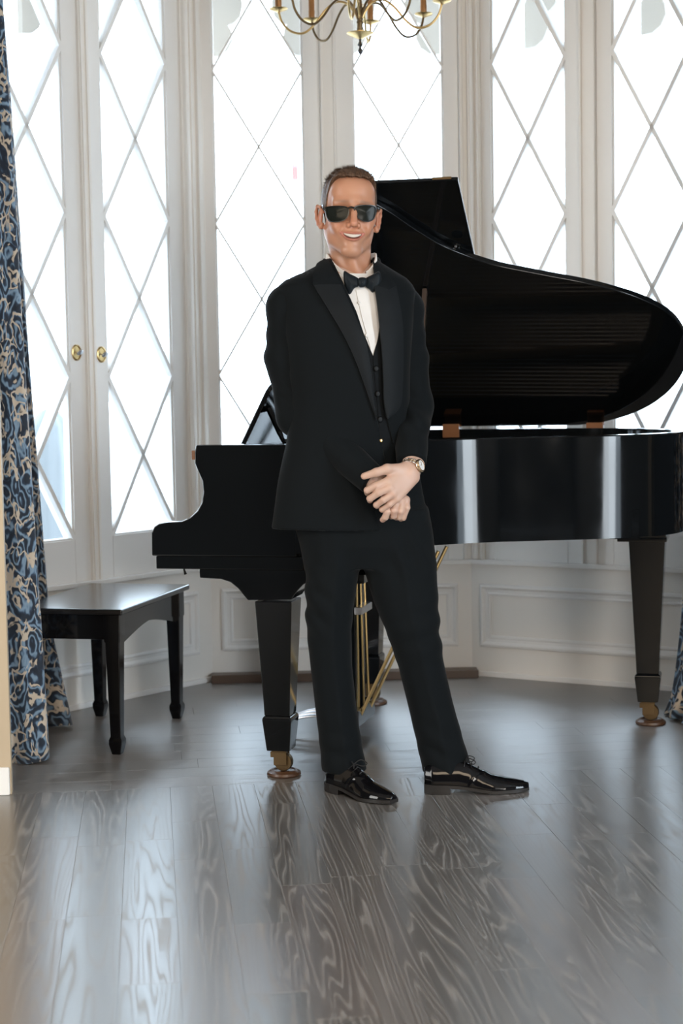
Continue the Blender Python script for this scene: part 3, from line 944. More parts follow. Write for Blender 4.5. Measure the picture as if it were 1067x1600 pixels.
def curtain(name, bottom, top, z0, z1, label, nfold, amp, seed, flare=0.0, expo=0.5):
    """bottom/top: plan polylines (x,y); folds waved across them"""
    rg_ = random.Random(seed)
    NB, NZ = 160, 46
    cb = np.array(catmull([np.array(p) for p in bottom], 40)); ct = np.array(catmull([np.array(p) for p in top], 40))
    def resample(c, n):
        d = np.r_[0, np.cumsum(np.linalg.norm(np.diff(c, axis=0), axis=1))]
        s_ = np.linspace(0, d[-1], n)
        return np.stack([np.interp(s_, d, c[:, 0]), np.interp(s_, d, c[:, 1])], 1), d[-1]
    cb, lb = resample(cb, NB); ct, lt = resample(ct, NB)
    ph = np.linspace(0, nfold * 2 * math.pi, NB) + 0.5 * np.sin(np.linspace(0, 7, NB) + seed)
    P = np.zeros((NZ, NB, 3)); UV = np.zeros((NZ, NB, 2))
    for k in range(NZ):
        f = k / (NZ - 1)
        g = f ** expo
        c = cb * (1 - g) + ct * g
        c = c.copy(); c[:, 0] += flare * max(0.0, 1 - f / 0.13) * np.exp(-((c[:, 1] - 6.15) / 0.05) ** 2)
        T_ = np.gradient(c, axis=0); T_ /= np.linalg.norm(T_, axis=1)[:, None]
        N_ = np.stack([T_[:, 1], -T_[:, 0]], 1)
        w = amp * (0.75 + 0.5 * (1 - f)) * np.sin(ph + 0.25 * math.sin(f * 5)) + amp * 0.35 * np.sin(2.3 * ph + 3 * f)
        p = c + N_ * w[:, None]
        P[k, :, :2] = p
        P[k, :, 2] = z0 + (z1 - z0) * f + (0.012 * np.sin(ph * 0.5 + seed) * (1 - f) ** 4)
        UV[k, :, 0] = np.linspace(0, max(lb, 0.3) * 2.1, NB); UV[k, :, 1] = f * (z1 - z0)
    mb = MB().grid(P)
    o = mb.build(name, M_curtain, None, smooth=True, fix=False)
    me = o.data
    ul = me.uv_layers.new(name='UVMap')
    flat = UV.reshape(-1, 2)
    for lp in me.loops:
        ul.data[lp.index].uv = flat[lp.vertex_index]
    sm = o.modifiers.new('thickness', 'SOLIDIFY'); sm.thickness = 0.003
    tag(o, label, 'curtain', 'blue floral curtains of the bay')
    return o
curtain('curtain', [(-1.17, 5.50), (-1.06, 5.55), (-0.985, 5.60), (-1.06, 5.68), (-1.165, 5.76), (-1.19, 5.92), (-1.13, 6.06), (-1.05, 6.15), (-1.11, 6.22)],
        [(-1.15, 5.50), (-1.10, 5.55), (-1.09, 5.62), (-1.135, 5.68), (-1.18, 5.78), (-1.19, 5.90), (-1.175, 5.98), (-1.18, 6.02), (-1.2, 6.06)],
        0.012, 3.1, 'blue and cream floral curtain hanging at the left edge, behind the bench', 7, 0.022, 2, 0.06, 1.25)
curtain('curtain', [(1.185, 6.20), (1.17, 6.12), (1.21, 6.02), (1.25, 5.98), (1.32, 5.95), (1.42, 5.90)], [(1.36, 6.18), (1.37, 6.12), (1.38, 6.05), (1.40, 6.0), (1.44, 5.95), (1.5, 5.9)],
        0.012, 3.1, 'blue and cream floral curtain at the right edge, behind the piano tail leg', 5, 0.02, 5)

# ================================================================== CHANDELIER
cc = at_y(563, 85, 6.3)
ch = empty('chandelier', cc)
tag(ch, 'brass candle-arm chandelier hanging in the bay above the man', 'chandelier')
k = 6.3 / F
MB().lathe([(0.001, 0.0), (0.006, 0.004), (0.009, 0.012), (0.005, 0.02), (0.004, 0.026), (0.010, 0.033), (0.005, 0.042), (0.004, 0.05), (0.008, 0.056)], (0, 0, 0), 16).build('finial', pmat('dark_pewter', (0.10, 0.10, 0.10), 0.4, 0.9), ch, smooth='auto')
MB().lathe([(0.004, 0.052), (0.012, 0.056), (0.040, 0.068), (0.048, 0.073), (0.048, 0.076), (0.014, 0.08), (0.012, 0.085)], (0, 0, 0), 28).build('drip_pan', M_brass, ch, smooth='auto')
MB().lathe([(0.011, 0.08), (0.011, 0.108), (0.0125, 0.11), (0.0125, 0.114), (0.010, 0.117), (0.013, 0.15), (0.018, 0.16), (0.010, 0.165), (0.007, 0.2), (0.007, 0.62)], (0, 0, 0), 20).build('stem', M_abrass, ch, smooth='auto')
MB().tube([(0, 0, 0.60), (0, 0, CEIL - cc[2])], 0.005, 8).build('ceiling_rod', M_abrass, ch, smooth='auto')
MB().lathe([(0.06, 0.0), (0.05, -0.02), (0.01, -0.03)], (0, 0, CEIL - cc[2] - 0.0), 24).build('canopy', M_abrass, ch, smooth='auto')
M_bulb = pmat('candle_bulb', (1, 0.9, 0.75), 0.3, Emission_Strength=6.0)
bsdf(M_bulb).inputs['Emission Color'].default_value = (1.0, 0.72, 0.42, 1)
M_sleeve = pmat('copper_sleeve', (0.36, 0.18, 0.07), 0.45, 0.6)
RCH = 0.295
armp = [(0.008, 0.125), (0.020, 0.150), (0.045, 0.180), (0.085, 0.188), (0.125, 0.160), (0.165, 0.112), (0.205, 0.084), (0.250, 0.092), (0.282, 0.125), (RCH, 0.165)]
for i in range(8):
    az = math.radians(8.6 + 45 * i)
    dx, dy = math.sin(az), math.cos(az)
    sp = catmull([np.array(p) for p in armp], 5)
    ao = MB().tube([(r * dx, r * dy, z) for r, z in sp], 0.0043, 8).build('arm', M_abrass if i % 2 else M_brass, ch, smooth=True)
    x, y = RCH * dx, RCH * dy
    MB().lathe([(0.004, 0.160), (0.012, 0.164), (0.030, 0.170), (0.034, 0.174), (0.033, 0.176), (0.010, 0.172)], (x, y, 0), 20).build('drip_cup', M_brass, ao, smooth='auto')
    MB().lathe([(0.010, 0.172), (0.012, 0.176), (0.012, 0.205), (0.011, 0.207), (0.011, 0.27), (0.007, 0.272)], (x, y, 0), 16).build('candle_sleeve', M_sleeve, ao, smooth='auto')
    MB().lathe([(0.007, 0.270), (0.013, 0.285), (0.014, 0.30), (0.009, 0.33), (0.002, 0.352)], (x, y, 0), 14).build('bulb', M_bulb, ao, smooth=True)

# ================================================================== OUTSIDE DETAILS
def fret(w, g0, g1):
    """scalloped porch bracket pair seen through the top of a window"""
    for side in (0, 1):
        e = g0 - 0.03 if side == 0 else g1 + 0.03
        s_ = 1 if side == 0 else -1
        pts = [(0, 0.22), (0.215, 0.22), (0.21, 0.13), (0.195, 0.085), (0.165, 0.07), (0.145, 0.085), (0.15, 0.05), (0.14, 0.0), (0.11, -0.03), (0.085, -0.035), (0.10, -0.06), (0.105, -0.10), (0.085, -0.14), (0.05, -0.165), (0, -0.17)]
        zc = 2.78
        poly = [w.P(e + s_ * t, zc + z, -0.45) for t, z in pts]
        yield MB().prism(poly, w.n * 0.03)
fi = 0
for (w, g0, g1, nm) in ((WL, l1[1], l1[2], 'left window of the left pair'), (WL, l2[1], l2[2], 'right window of the left pair'), (WB, b1[1], b1[2], 'left back window'), (WB, b2[1], b2[2], 'right back window'), (WR, r1[1], r1[2], 'first window of the right pair'), (WR, r2[1], r2[2], 'last window of the right pair')):
    e = empty('porch_fretwork', w.P((g0 + g1) / 2, 2.6, -0.45))
    for mb in fret(w, g0, g1):
        mb.v = [tuple(np.array(v) - np.array(e.location)) for v in mb.v]
        mb.build('bracket', M_fret, e)
    mb = MB(); w.box(mb, g0 - 0.03, g1 + 0.03, 3.0, 3.12, -0.48, -0.42)
    mb.v = [tuple(np.array(v) - np.array(e.location)) for v in mb.v]
    mb.build('beam', M_fret, e)
    tag(e, 'pale scalloped porch fretwork outside the top of the ' + nm, 'fretwork', 'porch fretwork outside the windows')
# pale upright shape outside the left window (garden parasol, folded)
M_par = pmat('faded_blue_cloth', (0.22, 0.235, 0.245), 0.8)
pg = at_y(79, 740, 9.6)
bp = np.array([pg[0], pg[1], -0.3])
u_ = empty('folded_parasol', bp)
rr_ = []
for zz, rad in ((0.45, 0.10), (0.60, 0.13), (0.9, 0.12), (1.1, 0.125), (1.3, 0.10), (1.38, 0.05), (1.40, 0.01)):
    rr_.append([(rad * (1 + 0.14 * math.cos(6 * q)) * math.cos(q), rad * (1 + 0.14 * math.cos(6 * q)) * math.sin(q), zz) for q in np.linspace(0, 2 * math.pi, 36, endpoint=False)])
MB().grid(rr_, True).build('cloth', M_par, u_, smooth=True)
MB().tube([(0, 0, 0), (0, 0, 1.45)], 0.02, 10).build('pole', M_white, u_)
MB().lathe([(0.22, 0), (0.22, 0.05), (0.04, 0.07)], (0, 0, 0), 24).build('base', M_terrace, u_)
tag(u_, 'pale blue-grey upright shape outside the left window beside the curtain', 'parasol')
# low pale terrace wall seen through the second window
tw = MB(); q0 = at_y(150, 792, 14.0); tw.box((-6, 14.0, -0.3), (2.5, 14.25, q0[2]))
tag(tw.build('terrace_wall', pmat('terrace_wall_paint', (0.42, 0.42, 0.42), 0.7)), 'low pale terrace wall outside the left windows', 'wall')
# faint red and white sign beyond the back left window
sp_ = at_y(461, 262, 16.0)
sg = empty('garden_sign', (sp_[0], sp_[1], -0.3))
hz = sp_[2] + 0.3
MB().box((-0.03, -0.02, 0), (0.03, 0.02, hz)).build('post', M_terrace, sg)
MB().box((-0.035, -0.03, hz - 0.115), (0.035, -0.018, hz + 0.01)).build('board', pmat('faded_red', (0.26, 0.13, 0.12), 0.7), sg)
MB().box((-0.035, -0.03, hz + 0.012), (0.035, -0.018, hz + 0.10)).build('board', pmat('faded_pink', (0.26, 0.20, 0.19), 0.7), sg)
tag(sg, 'small faint red and pink sign outside the left back window', 'sign')

# ================================================================== IMPLICIT SURFACE TOOLKIT
f32 = np.float32
def smin(a, b, k):
    h = np.clip(0.5 + 0.5 * (b - a) / k, 0, 1)
    return b + (a - b) * h - k * h * (1 - h)
def smax(a, b, k):
    return -smin(-a, -b, k)
def cap(P, a, b, ra, rb):
    a = np.asarray(a, f32); b = np.asarray(b, f32)
    ba = b - a
    t = np.clip(((P - a) @ ba) / max(float(ba @ ba), 1e-9), 0, 1)
    d = P - a - t[:, None] * ba
    return np.sqrt((d * d).sum(1)) - (ra + (rb - ra) * t)
def chain(P, pts, rads, k=0.004):
    d = None
    for i in range(len(pts) - 1):
        e = cap(P, pts[i], pts[i + 1], rads[i], rads[i + 1])
        d = e if d is None else smin(d, e, k)
    return d
def ell(P, c, r, R=None):
    q = P - np.asarray(c, f32)
    if R is not None: q = q @ np.asarray(R, f32)
    r = np.asarray(r, f32)
    k0 = np.sqrt(((q / r) ** 2).sum(1)); k1 = np.sqrt(((q / (r * r)) ** 2).sum(1)) + 1e-6
    return k0 * (k0 - 1) / k1
def surfnet(fn, lo, hi, h, B=8):
    lo = np.asarray(lo, float); hi = np.asarray(hi, float)
    nb = np.ceil((hi - lo) / (h * B)).astype(int)
    n = nb * B
    ci = np.stack(np.meshgrid(*[np.arange(k) for k in nb], indexing='ij'), -1).reshape(-1, 3)
    cen = (lo + (ci * B + (B - 1) / 2) * h).astype(f32)
    cv = fn(cen)
    V = np.empty(tuple(n), f32)
    V.reshape(nb[0], B, nb[1], B, nb[2], B)[:] = np.where(cv > 0, 1.0, -1.0).reshape(nb[0], 1, nb[1], 1, nb[2], 1)
    act = np.abs(cv) < B * h * 1.35
    off = np.stack(np.meshgrid(*[np.arange(B)] * 3, indexing='ij'), -1).reshape(-1, 3)
    ai = ci[act]
    for s_ in range(0, len(ai), 600):
        blk = ai[s_:s_ + 600]
        idx = (blk[:, None, :] * B + off[None]).reshape(-1, 3)
        vals = fn((lo + idx * h).astype(f32))
        V[idx[:, 0], idx[:, 1], idx[:, 2]] = vals
    ins = V < 0
    shp = tuple(n - 1)
    acc = np.zeros(shp + (3,), f32); cnt = np.zeros(shp, f32)
    quads = []
    for ax in range(3):
        sl0 = [slice(None)] * 3; sl1 = [slice(None)] * 3
        sl0[ax] = slice(0, -1); sl1[ax] = slice(1, None)
        cr = ins[tuple(sl0)] != ins[tuple(sl1)]
        I = np.argwhere(cr)
        v0 = V[tuple(I.T)]; I1 = I.copy(); I1[:, ax] += 1
        v1 = V[tuple(I1.T)]
        t = v0 / (v0 - v1)
        pos = I.astype(f32); pos[:, ax] += t
        o1, o2 = [a_ for a_ in range(3) if a_ != ax]
        ok = (I[:, o1] > 0) & (I[:, o1] < n[o1] - 1) & (I[:, o2] > 0) & (I[:, o2] < n[o2] - 1)
        I, pos, v0 = I[ok], pos[ok], v0[ok]
        cells = []
        for (p, q) in ((-1, -1), (0, -1), (0, 0), (-1, 0)):
            c = I.copy(); c[:, o1] += p; c[:, o2] += q
            cells.append(c)
            np.add.at(acc, tuple(c.T), pos); np.add.at(cnt, tuple(c.T), 1)
        flip = (v0 < 0) if ax != 1 else (v0 >= 0)
        lin = [np.ravel_multi_index(tuple(c.T), shp) for c in cells]
        q = np.stack(lin, 1)
        q[~flip] = q[~flip][:, ::-1]
        quads.append(q)
    vid = np.full(int(np.prod(shp)), -1, int)
    used = np.flatnonzero(cnt.ravel() > 0)
    vid[used] = np.arange(len(used))
    verts = (acc.reshape(-1, 3)[used] / cnt.ravel()[used][:, None]) * h + lo
    return verts, vid[np.concatenate(quads)]
def np_mesh(name, verts, faces, mat, parent, smooth=True, colors=None):
    me = bpy.data.meshes.new(name)
    nv, nf = len(verts), len(faces)
    me.vertices.add(nv); me.vertices.foreach_set('co', np.asarray(verts, f32).ravel())
    me.loops.add(nf * 4); me.loops.foreach_set('vertex_index', np.asarray(faces, np.int32).ravel())
    me.polygons.add(nf); me.polygons.foreach_set('loop_start', np.arange(0, nf * 4, 4, dtype=np.int32))
    me.polygons.foreach_set('use_smooth', np.full(nf, smooth))
    me.update(calc_edges=True); me.validate()
    if colors is not None:
        at_ = me.color_attributes.new('col', 'FLOAT_COLOR', 'POINT')
        at_.data.foreach_set('color', np.concatenate([colors, np.ones((nv, 1))], 1).astype(f32).ravel())
    return obj(name, me, mat, parent)
def trace(fn, px, py, y0=4.4, y1=5.6, it=40):
    """hit points of camera rays on an implicit surface"""
    px = np.asarray(px, float).ravel(); py = np.asarray(py, float).ravel()
    D = CF[None] + (px[:, None] - W / 2) / F * CR[None] + (H / 2 - py[:, None]) / F * CU[None]
    D /= np.linalg.norm(D, axis=1)[:, None]
    t = y0 / D[:, 1]
    best = np.full(len(t), 9.0); bt = t.copy()
    for _ in range(it):
        P = CAM[None] + D * t[:, None]
        d = fn(P.astype(f32)).astype(float)
        m_ = np.abs(d) < best; best[m_] = np.abs(d)[m_]; bt[m_] = t[m_]
        t = np.minimum(t + d * 0.8, y1)
    return CAM[None] + D * bt[:, None]
def normals(fn, P, e=0.002):
    P = P.astype(f32); g = []
    for k in range(3):
        q = np.zeros(3, f32); q[k] = e
        g.append(fn(P + q) - fn(P - q))
    g = np.stack(g, 1); return g / (np.linalg.norm(g, axis=1)[:, None] + 1e-9)
def patch(fn, A, B, nr, nc, off, th, name, mat, parent, bulge=0.0):
    """cloth panel draped on an implicit surface between two pixel polylines"""
    def rs(c):
        c = np.array(catmull([np.array(p, float) for p in c], 8)) if len(c) > 2 else np.array(c, float)
        d = np.r_[0, np.cumsum(np.linalg.norm(np.diff(c, axis=0), axis=1))]
        s_ = np.linspace(0, d[-1], nr)
        return np.stack([np.interp(s_, d, c[:, 0]), np.interp(s_, d, c[:, 1])], 1)
    a_, b_ = rs(A), rs(B)
    w_ = np.linspace(0, 1, nc)
    px = a_[:, None, :] * (1 - w_)[None, :, None] + b_[:, None, :] * w_[None, :, None]
    P = trace(fn, px[..., 0], px[..., 1]); N = normals(fn, P)
    P = P.reshape(nr, nc, 3); N = N.reshape(nr, nc, 3)
    bl = (off + bulge * np.sin(math.pi * w_))[None, :, None]
    top = P + N * bl; bot = P + N * (bl - th)
    V = np.concatenate([top.reshape(-1, 3), bot.reshape(-1, 3)]); k = nr * nc
    fs = []
    for i in range(nr - 1):
        for j in range(nc - 1):
            q = (i * nc + j, i * nc + j + 1, (i + 1) * nc + j + 1, (i + 1) * nc + j)
            fs.append(q); fs.append(tuple(k + x for x in reversed(q)))
    bd_ = [i for i in range(nc)] + [r_ * nc + nc - 1 for r_ in range(1, nr)] + [(nr - 1) * nc + j for j in range(nc - 2, -1, -1)] + [r_ * nc for r_ in range(nr - 2, 0, -1)]
    for x, y in zip(bd_, bd_[1:] + bd_[:1]):
        fs.append((x, k + x, k + y, y))
    mb = MB(); mb.add(V, fs)
    return mb.build(name, mat, parent, smooth='auto')

# ================================================================== THE MAN
YM = 5.12
def mp(px, py, dy=0.0):
    return at_y(px, py, YM + dy)
feet0 = ground(600, 1243)
person = empty('person', (feet0[0], feet0[1], 0))
tag(person, 'man in black tuxedo and sunglasses standing with hands clasped before the piano', 'person')
PINV = np.array(person.location)
class _P:  # parent that shifts world verts into the person's frame
    pass
def pchild(o):
    o.parent = person
    o.matrix_parent_inverse = Matrix.Translation(-Vector(PINV))
    return o
def cloth_mat(name, col, rough=0.85, sheen=0.25, scale=900):
    mt = pmat(name, col, rough, Sheen_Weight=sheen, Sheen_Roughness=0.4)
    bsdf(mt).inputs['Specular IOR Level'].default_value = 0.12 if col[0] < 0.1 else 0.4
    tc = nd(mt, 'ShaderNodeTexCoord')
    n = noise(mt, tc.outputs['Object'], scale, 2)
    bump(mt, n.outputs['Fac'], 0.25, 0.0008)
    return mt
M_suit = cloth_mat('black_wool', (0.0048, 0.0066, 0.0080), 0.85, 0.06)
M_lapel = cloth_mat('lapel_wool', (0.0085, 0.0105, 0.0125), 0.6, 0.06)
M_vest = cloth_mat('vest_wool', (0.0065, 0.0080, 0.0095), 0.8, 0.06)
M_satinb = cloth_mat('bow_satin', (0.008, 0.012, 0.016), 0.45, 0.05, 500)
M_shirt = cloth_mat('white_shirt', (0.80, 0.78, 0.76), 0.7, 0.1, 700)
M_patent = pmat('patent_leather', (0.004, 0.004, 0.005), 0.08, Specular_IOR_Level=0.3)
M_sole = pmat('shoe_sole', (0.012, 0.010, 0.009), 0.5)
M_lace = pmat('shoe_lace', (0.012, 0.012, 0.013), 0.6)

def sect_fn(tab, rot=0.0):
    """stack of elliptical sections read off the photograph: (py, left px, right px, half depth, depth offset)"""
    zs, cx, cy, ax, by = [], [], [], [], []
    for (py, xl, xr, b, dy) in tab:
        L_, R_ = mp(xl, py, dy), mp(xr, py, dy)
        zs.append((L_[2] + R_[2]) / 2); cx.append((L_[0] + R_[0]) / 2); cy.append(YM + dy); ax.append((R_[0] - L_[0]) / 2); by.append(b)
    o = np.argsort(zs); zs, cx, cy, ax, by = [np.array(v)[o] for v in (zs, cx, cy, ax, by)]
    c_, s_ = math.cos(rot), math.sin(rot)
    def fn(P, grow=0.0):
        z = P[:, 2]
        X = P[:, 0] - np.interp(z, zs, cx); Y = P[:, 1] - np.interp(z, zs, cy)
        X, Y = c_ * X + s_ * Y, -s_ * X + c_ * Y
        a = np.interp(z, zs, ax) + grow; b = np.interp(z, zs, by) + grow
        k0 = np.sqrt((X / a) ** 2 + (Y / b) ** 2) + 1e-6; k1 = np.sqrt((X / a ** 2) ** 2 + (Y / b ** 2) ** 2) + 1e-6
        d = k0 * (k0 - 1) / k1
        return np.maximum(d, np.maximum(z - zs[-1], zs[0] - z)).astype(f32)
    return fn
torso_tab = [(p_, l_, r_, b_ - 0.006, d_ - 0.010) for p_, l_, r_, b_, d_ in [(398, 517, 583, 0.055, 0.035), (410, 503, 594, 0.068, 0.03), (422, 480, 613, 0.082, 0.025), (436, 446, 636, 0.095, 0.018), (446, 434, 645, 0.102, 0.014), (456, 433, 650, 0.107, 0.010), (480, 440, 648, 0.118, 0.0),
             (520, 443, 645, 0.128, -0.008), (580, 449, 641, 0.126, -0.01), (640, 453, 640, 0.118, -0.008), (690, 448, 641, 0.118, -0.004), (750, 435, 648, 0.124, 0.0), (800, 426, 655, 0.128, 0.002), (824, 423, 658, 0.129, 0.004)]]
torso = sect_fn(torso_tab, 0.10)
def inner_torso(P): return torso(P, -0.016)

# --- jacket body: cut open at the front
zj = [mp(0, y)[2] for y in (400, 450, 500, 540, 590, 640, 660, 700, 760, 830)]
jl = [mp(x, y)[0] for x, y in zip((512, 535, 557, 570, 580, 585, 588, 596, 606, 618), (400, 450, 500, 540, 590, 640, 660, 700, 760, 830))]
jr = [mp(x, y)[0] for x, y in zip((580, 585, 590, 594, 597, 598, 601, 612, 640, 676), (400, 450, 500, 540, 590, 640, 660, 700, 760, 830))]
zo = np.argsort(zj); zj = np.array(zj)[zo]; jl = np.array(jl)[zo]; jr = np.array(jr)[zo]
ZJT = mp(0, 411)[2]; ZJ2 = mp(0, 450)[2]
def jacket(P):
    d = torso(P)
    z = P[:, 2]
    # soft drag folds across the front and waist
    fx = P[:, 0] * 14 + z * 22
    d = d - 0.0025 * np.sin(fx + 2.0 * np.sin(z * 9)) * np.clip((1.25 - z) * 4, 0, 1)
    op = np.maximum(np.maximum(np.interp(z, zj, jl) - P[:, 0], P[:, 0] - np.interp(z, zj, jr)), P[:, 1] - np.interp(z, [ZJ2, ZJT], [YM - 0.02, YM + 0.06]))
    d = smax(d, -op, 0.006)
    d = np.maximum(d, -torso(P, -0.013))
    d = smax(d, z - ZJT, 0.006)
    return d.astype(f32)
v, f = surfnet(jacket, mp(405, 835, 0) - np.array([0, 0.2, 0]), mp(690, 392, 0) + np.array([0, 0.22, 0]), 0.0045)
jk = pchild(np_mesh('jacket', v, f, M_suit, None))

# --- sleeves
def wrinkle(P, c, ax, amp, freq, rad):
    q = P - np.asarray(c, f32)
    r2 = (q * q).sum(1)
    return amp * np.sin((q @ np.asarray(ax, f32)) * freq + 1.5 * np.sin(q[:, 0] * 20)) * np.exp(-r2 / (rad * rad))
RS, RE, RWr = mp(451, 480, 0.0), mp(467, 648, 0.0), mp(584, 752, -0.165)
def sleeve_r(P):
    d = chain(P, [mp(470, 474, 0.01), RS, mp(452, 560, 0.005), RE], [0.052, 0.063, 0.070, 0.062], 0.02)
    d = smin(d, cap(P, RE, RWr, 0.062, 0.044), 0.03)
    n_ = (RWr - RE) / np.linalg.norm(RWr - RE)
    d = smax(d, (P - RWr.astype(f32)) @ n_.astype(f32), 0.004)
    d = d - wrinkle(P, mp(440, 545, 0), (0.3, 0, 1), 0.003, 90, 0.08) - wrinkle(P, mp(490, 640, -0.06), (1, 0, 0.5), 0.006, 75, 0.09) - wrinkle(P, mp(455, 620, -0.04), (0.6, 0, 1), 0.004, 80, 0.07)
    return d.astype(f32)
v, f = surfnet(sleeve_r, mp(395, 810) - np.array([0, 0.27, 0]), mp(620, 425) + np.array([0, 0.12, 0]), 0.0045)
o = np_mesh('sleeve', v, f, M_suit, jk)
LS, LE, LW = mp(629, 483, 0.045), mp(643, 636, 0.05), mp(643, 724, -0.13)
def sleeve_l(P):
    d = chain(P, [mp(617, 462, 0.03), LS, mp(634, 560, 0.05), LE], [0.054, 0.060, 0.064, 0.060], 0.02)
    d = smin(d, cap(P, LE, LW, 0.060, 0.043), 0.03)
    n_ = (LW - LE) / np.linalg.norm(LW - LE)
    d = smax(d, (P - LW.astype(f32)) @ n_.astype(f32), 0.004)
    d = d - wrinkle(P, mp(655, 530, 0), (-0.3, 0, 1), 0.004, 85, 0.07) - wrinkle(P, mp(640, 650, -0.04), (0.5, 0, 1), 0.006, 75, 0.08)
    return d.astype(f32)
v, f = surfnet(sleeve_l, mp(570, 780) - np.array([0, 0.24, 0]), mp(705, 430) + np.array([0, 0.17, 0]), 0.0045)
o = np_mesh('sleeve', v, f, M_suit, jk)

# --- shirt, vest, lapels, bow tie
sh = pchild(patch(inner_torso, [(524, 428), (530, 445), (551, 497), (568, 530), (584, 562)], [(585, 428), (589, 445), (593, 497), (596, 530), (598, 562)], 36, 16, 0.002, 0.004, 'shirt', M_shirt, None))
patch(inner_torso, [(556, 455), (566, 500), (577, 540), (580, 560)], [(569, 452), (579, 500), (588, 540), (590, 560)], 24, 5, 0.0045, 0.003, 'shirt_placket', M_shirt, sh)
M_btn = pmat('shirt_button', (0.75, 0.73, 0.70), 0.3)
M_bbtn = pmat('covered_button', (0.006, 0.007, 0.008), 0.5, Specular_IOR_Level=0.2)
def button(px, py, r, mat, parent, off, fn=inner_torso):
    P = trace(fn, [px], [py]); N = normals(fn, P)[0]; c = P[0] + N * off
    Mq = Vector(N).to_track_quat('Z', 'Y').to_matrix().to_4x4()
    return MB().lathe([(r * 0.9, 0), (r, r * 0.2), (r * 0.9, r * 0.45), (r * 0.5, r * 0.55), (r * 0.1, r * 0.56)], c, 14, Mq).build('button', mat, parent, smooth=True)
for (x, y) in ((561, 474), (572, 524)):
    button(x, y, 0.0055, M_btn, sh, 0.004)
vs_ = pchild(patch(inner_torso, [(563, 514), (570, 527), (577, 545), (582, 557), (586, 575), (590, 620), (596, 680), (603, 706)], [(546, 514), (553, 540), (560, 575), (566, 610), (572, 640), (576, 670), (580, 695), (586, 712)], 44, 10, 0.0065, 0.004, 'vest', M_vest, None))
patch(inner_torso, [(593, 500), (589, 530), (582, 557), (583, 580), (587, 620), (592, 680), (598, 706)], [(610, 500), (612, 530), (612, 557), (612, 580), (614, 620), (616, 680), (620, 706)], 44, 10, 0.0085, 0.004, 'vest_front', M_vest, vs_)
for (x, y) in ((586, 576), (588.5, 615), (592, 655)):
    button(x, y, 0.0095, M_bbtn, vs_, 0.007)
button(592.5, 688, 0.006, M_brass, vs_, 0.012)
# trouser-front filling below the vest is built with the trousers
def jsurf(P): return torso(P)
# lapels (image left = his right)
patch(jsurf, [(513, 408), (521, 424), (534, 449), (557, 501), (571, 538), (580, 591), (585, 640), (587, 655)], [(490, 446), (496, 457), (510, 479), (535, 521), (550, 552), (563, 585), (578, 630), (587, 656)], 40, 8, 0.009, 0.006, 'lapel', M_lapel, jk, 0.003)
patch(jsurf, [(512, 410), (518, 420), (526, 433), (532, 446)], [(497, 417), (492, 427), (490, 437), (490, 447)], 14, 8, 0.011, 0.007, 'collar', M_suit, jk, 0.003)
# image right = his left
patch(jsurf, [(584, 448), (588, 475), (592, 512), (595, 549), (597, 590), (598, 625), (602, 652)], [(617, 449), (621, 470), (626, 505), (627, 549), (626, 600), (622, 636), (604, 655)], 40, 8, 0.009, 0.006, 'lapel', M_lapel, jk, 0.003)
patch(jsurf, [(582, 420), (584, 432), (588, 448), (604, 456)], [(592, 421), (602, 431), (612, 442), (617, 450)], 14, 8, 0.011, 0.007, 'collar', M_suit, jk, 0.003)

# --- trousers
legR_tab = [(795, 456, 575, 0.112, 0.0), (840, 470, 570, 0.105, 0.0), (880, 477, 563, 0.097, 0.0), (940, 477, 554, 0.086, -0.008), (985, 479, 549, 0.076, -0.012), (1040, 485, 550, 0.070, -0.004), (1100, 492, 556, 0.068, 0.006), (1160, 499, 565, 0.070, 0.012), (1203, 503, 573, 0.072, 0.016)]
legL_tab = [(795, 535, 668, 0.112, 0.0), (840, 553, 676, 0.105, 0.0), (880, 566, 681, 0.097, 0.0), (940, 584, 685, 0.088, -0.008), (985, 603, 687, 0.080, -0.012), (1040, 622, 694, 0.073, -0.002), (1100, 637, 708, 0.069, 0.008), (1160, 651, 725, 0.070, 0.012), (1206, 661, 739, 0.072, 0.010)]
hip_tab = [(690, 470, 645, 0.100, 0.0), (740, 455, 655, 0.108, 0.0), (800, 455, 666, 0.115, 0.0), (850, 470, 674, 0.108, 0.0), (885, 478, 678, 0.08, 0.0)]
legR, legL, hips = sect_fn(legR_tab), sect_fn(legL_tab), sect_fn(hip_tab)
creaseR = [(py, (xl + xr) / 2 + 6) for py, xl, xr, _, _ in legR_tab]
creaseL = [(py, (xl + xr) / 2 + 4) for py, xl, xr, _, _ in legL_tab]
def crease(P, tab):
    z = np.array([mp(x, py)[2] for py, x in tab])[::-1]; x_ = np.array([mp(x, py)[0] for py, x in tab])[::-1]
    dx = P[:, 0] - np.interp(P[:, 2], z, x_)
    return 0.006 * np.exp(-(dx / 0.016) ** 2) * (P[:, 1] < YM) * np.clip((0.95 - P[:, 2]) * 3, 0, 1)
def trousers(P):
    a = legR(P) - crease(P, creaseR); b = legL(P) - crease(P, creaseL)
    a = a - wrinkle(P, mp(490, 945, -0.04), (0.5, 0, 1), 0.005, 80, 0.09) - wrinkle(P, mp(535, 1170, -0.04), (-0.3, 0, 1), 0.004, 90, 0.07)
    b = b - wrinkle(P, mp(665, 985, -0.04), (-0.5, 0, 1), 0.005, 80, 0.09) - wrinkle(P, mp(640, 850, -0.08), (1, 0, 0.8), 0.005, 60, 0.1) - wrinkle(P, mp(690, 1170, -0.04), (0.3, 0, 1), 0.004, 90, 0.07)
    d = smin(a, b, 0.012)
    return smin(d, hips(P), 0.02).astype(f32)
v, f = surfnet(trousers, mp(440, 1215) - np.array([0, 0.17, 0]), mp(755, 685) + np.array([0, 0.17, 0]), 0.005)
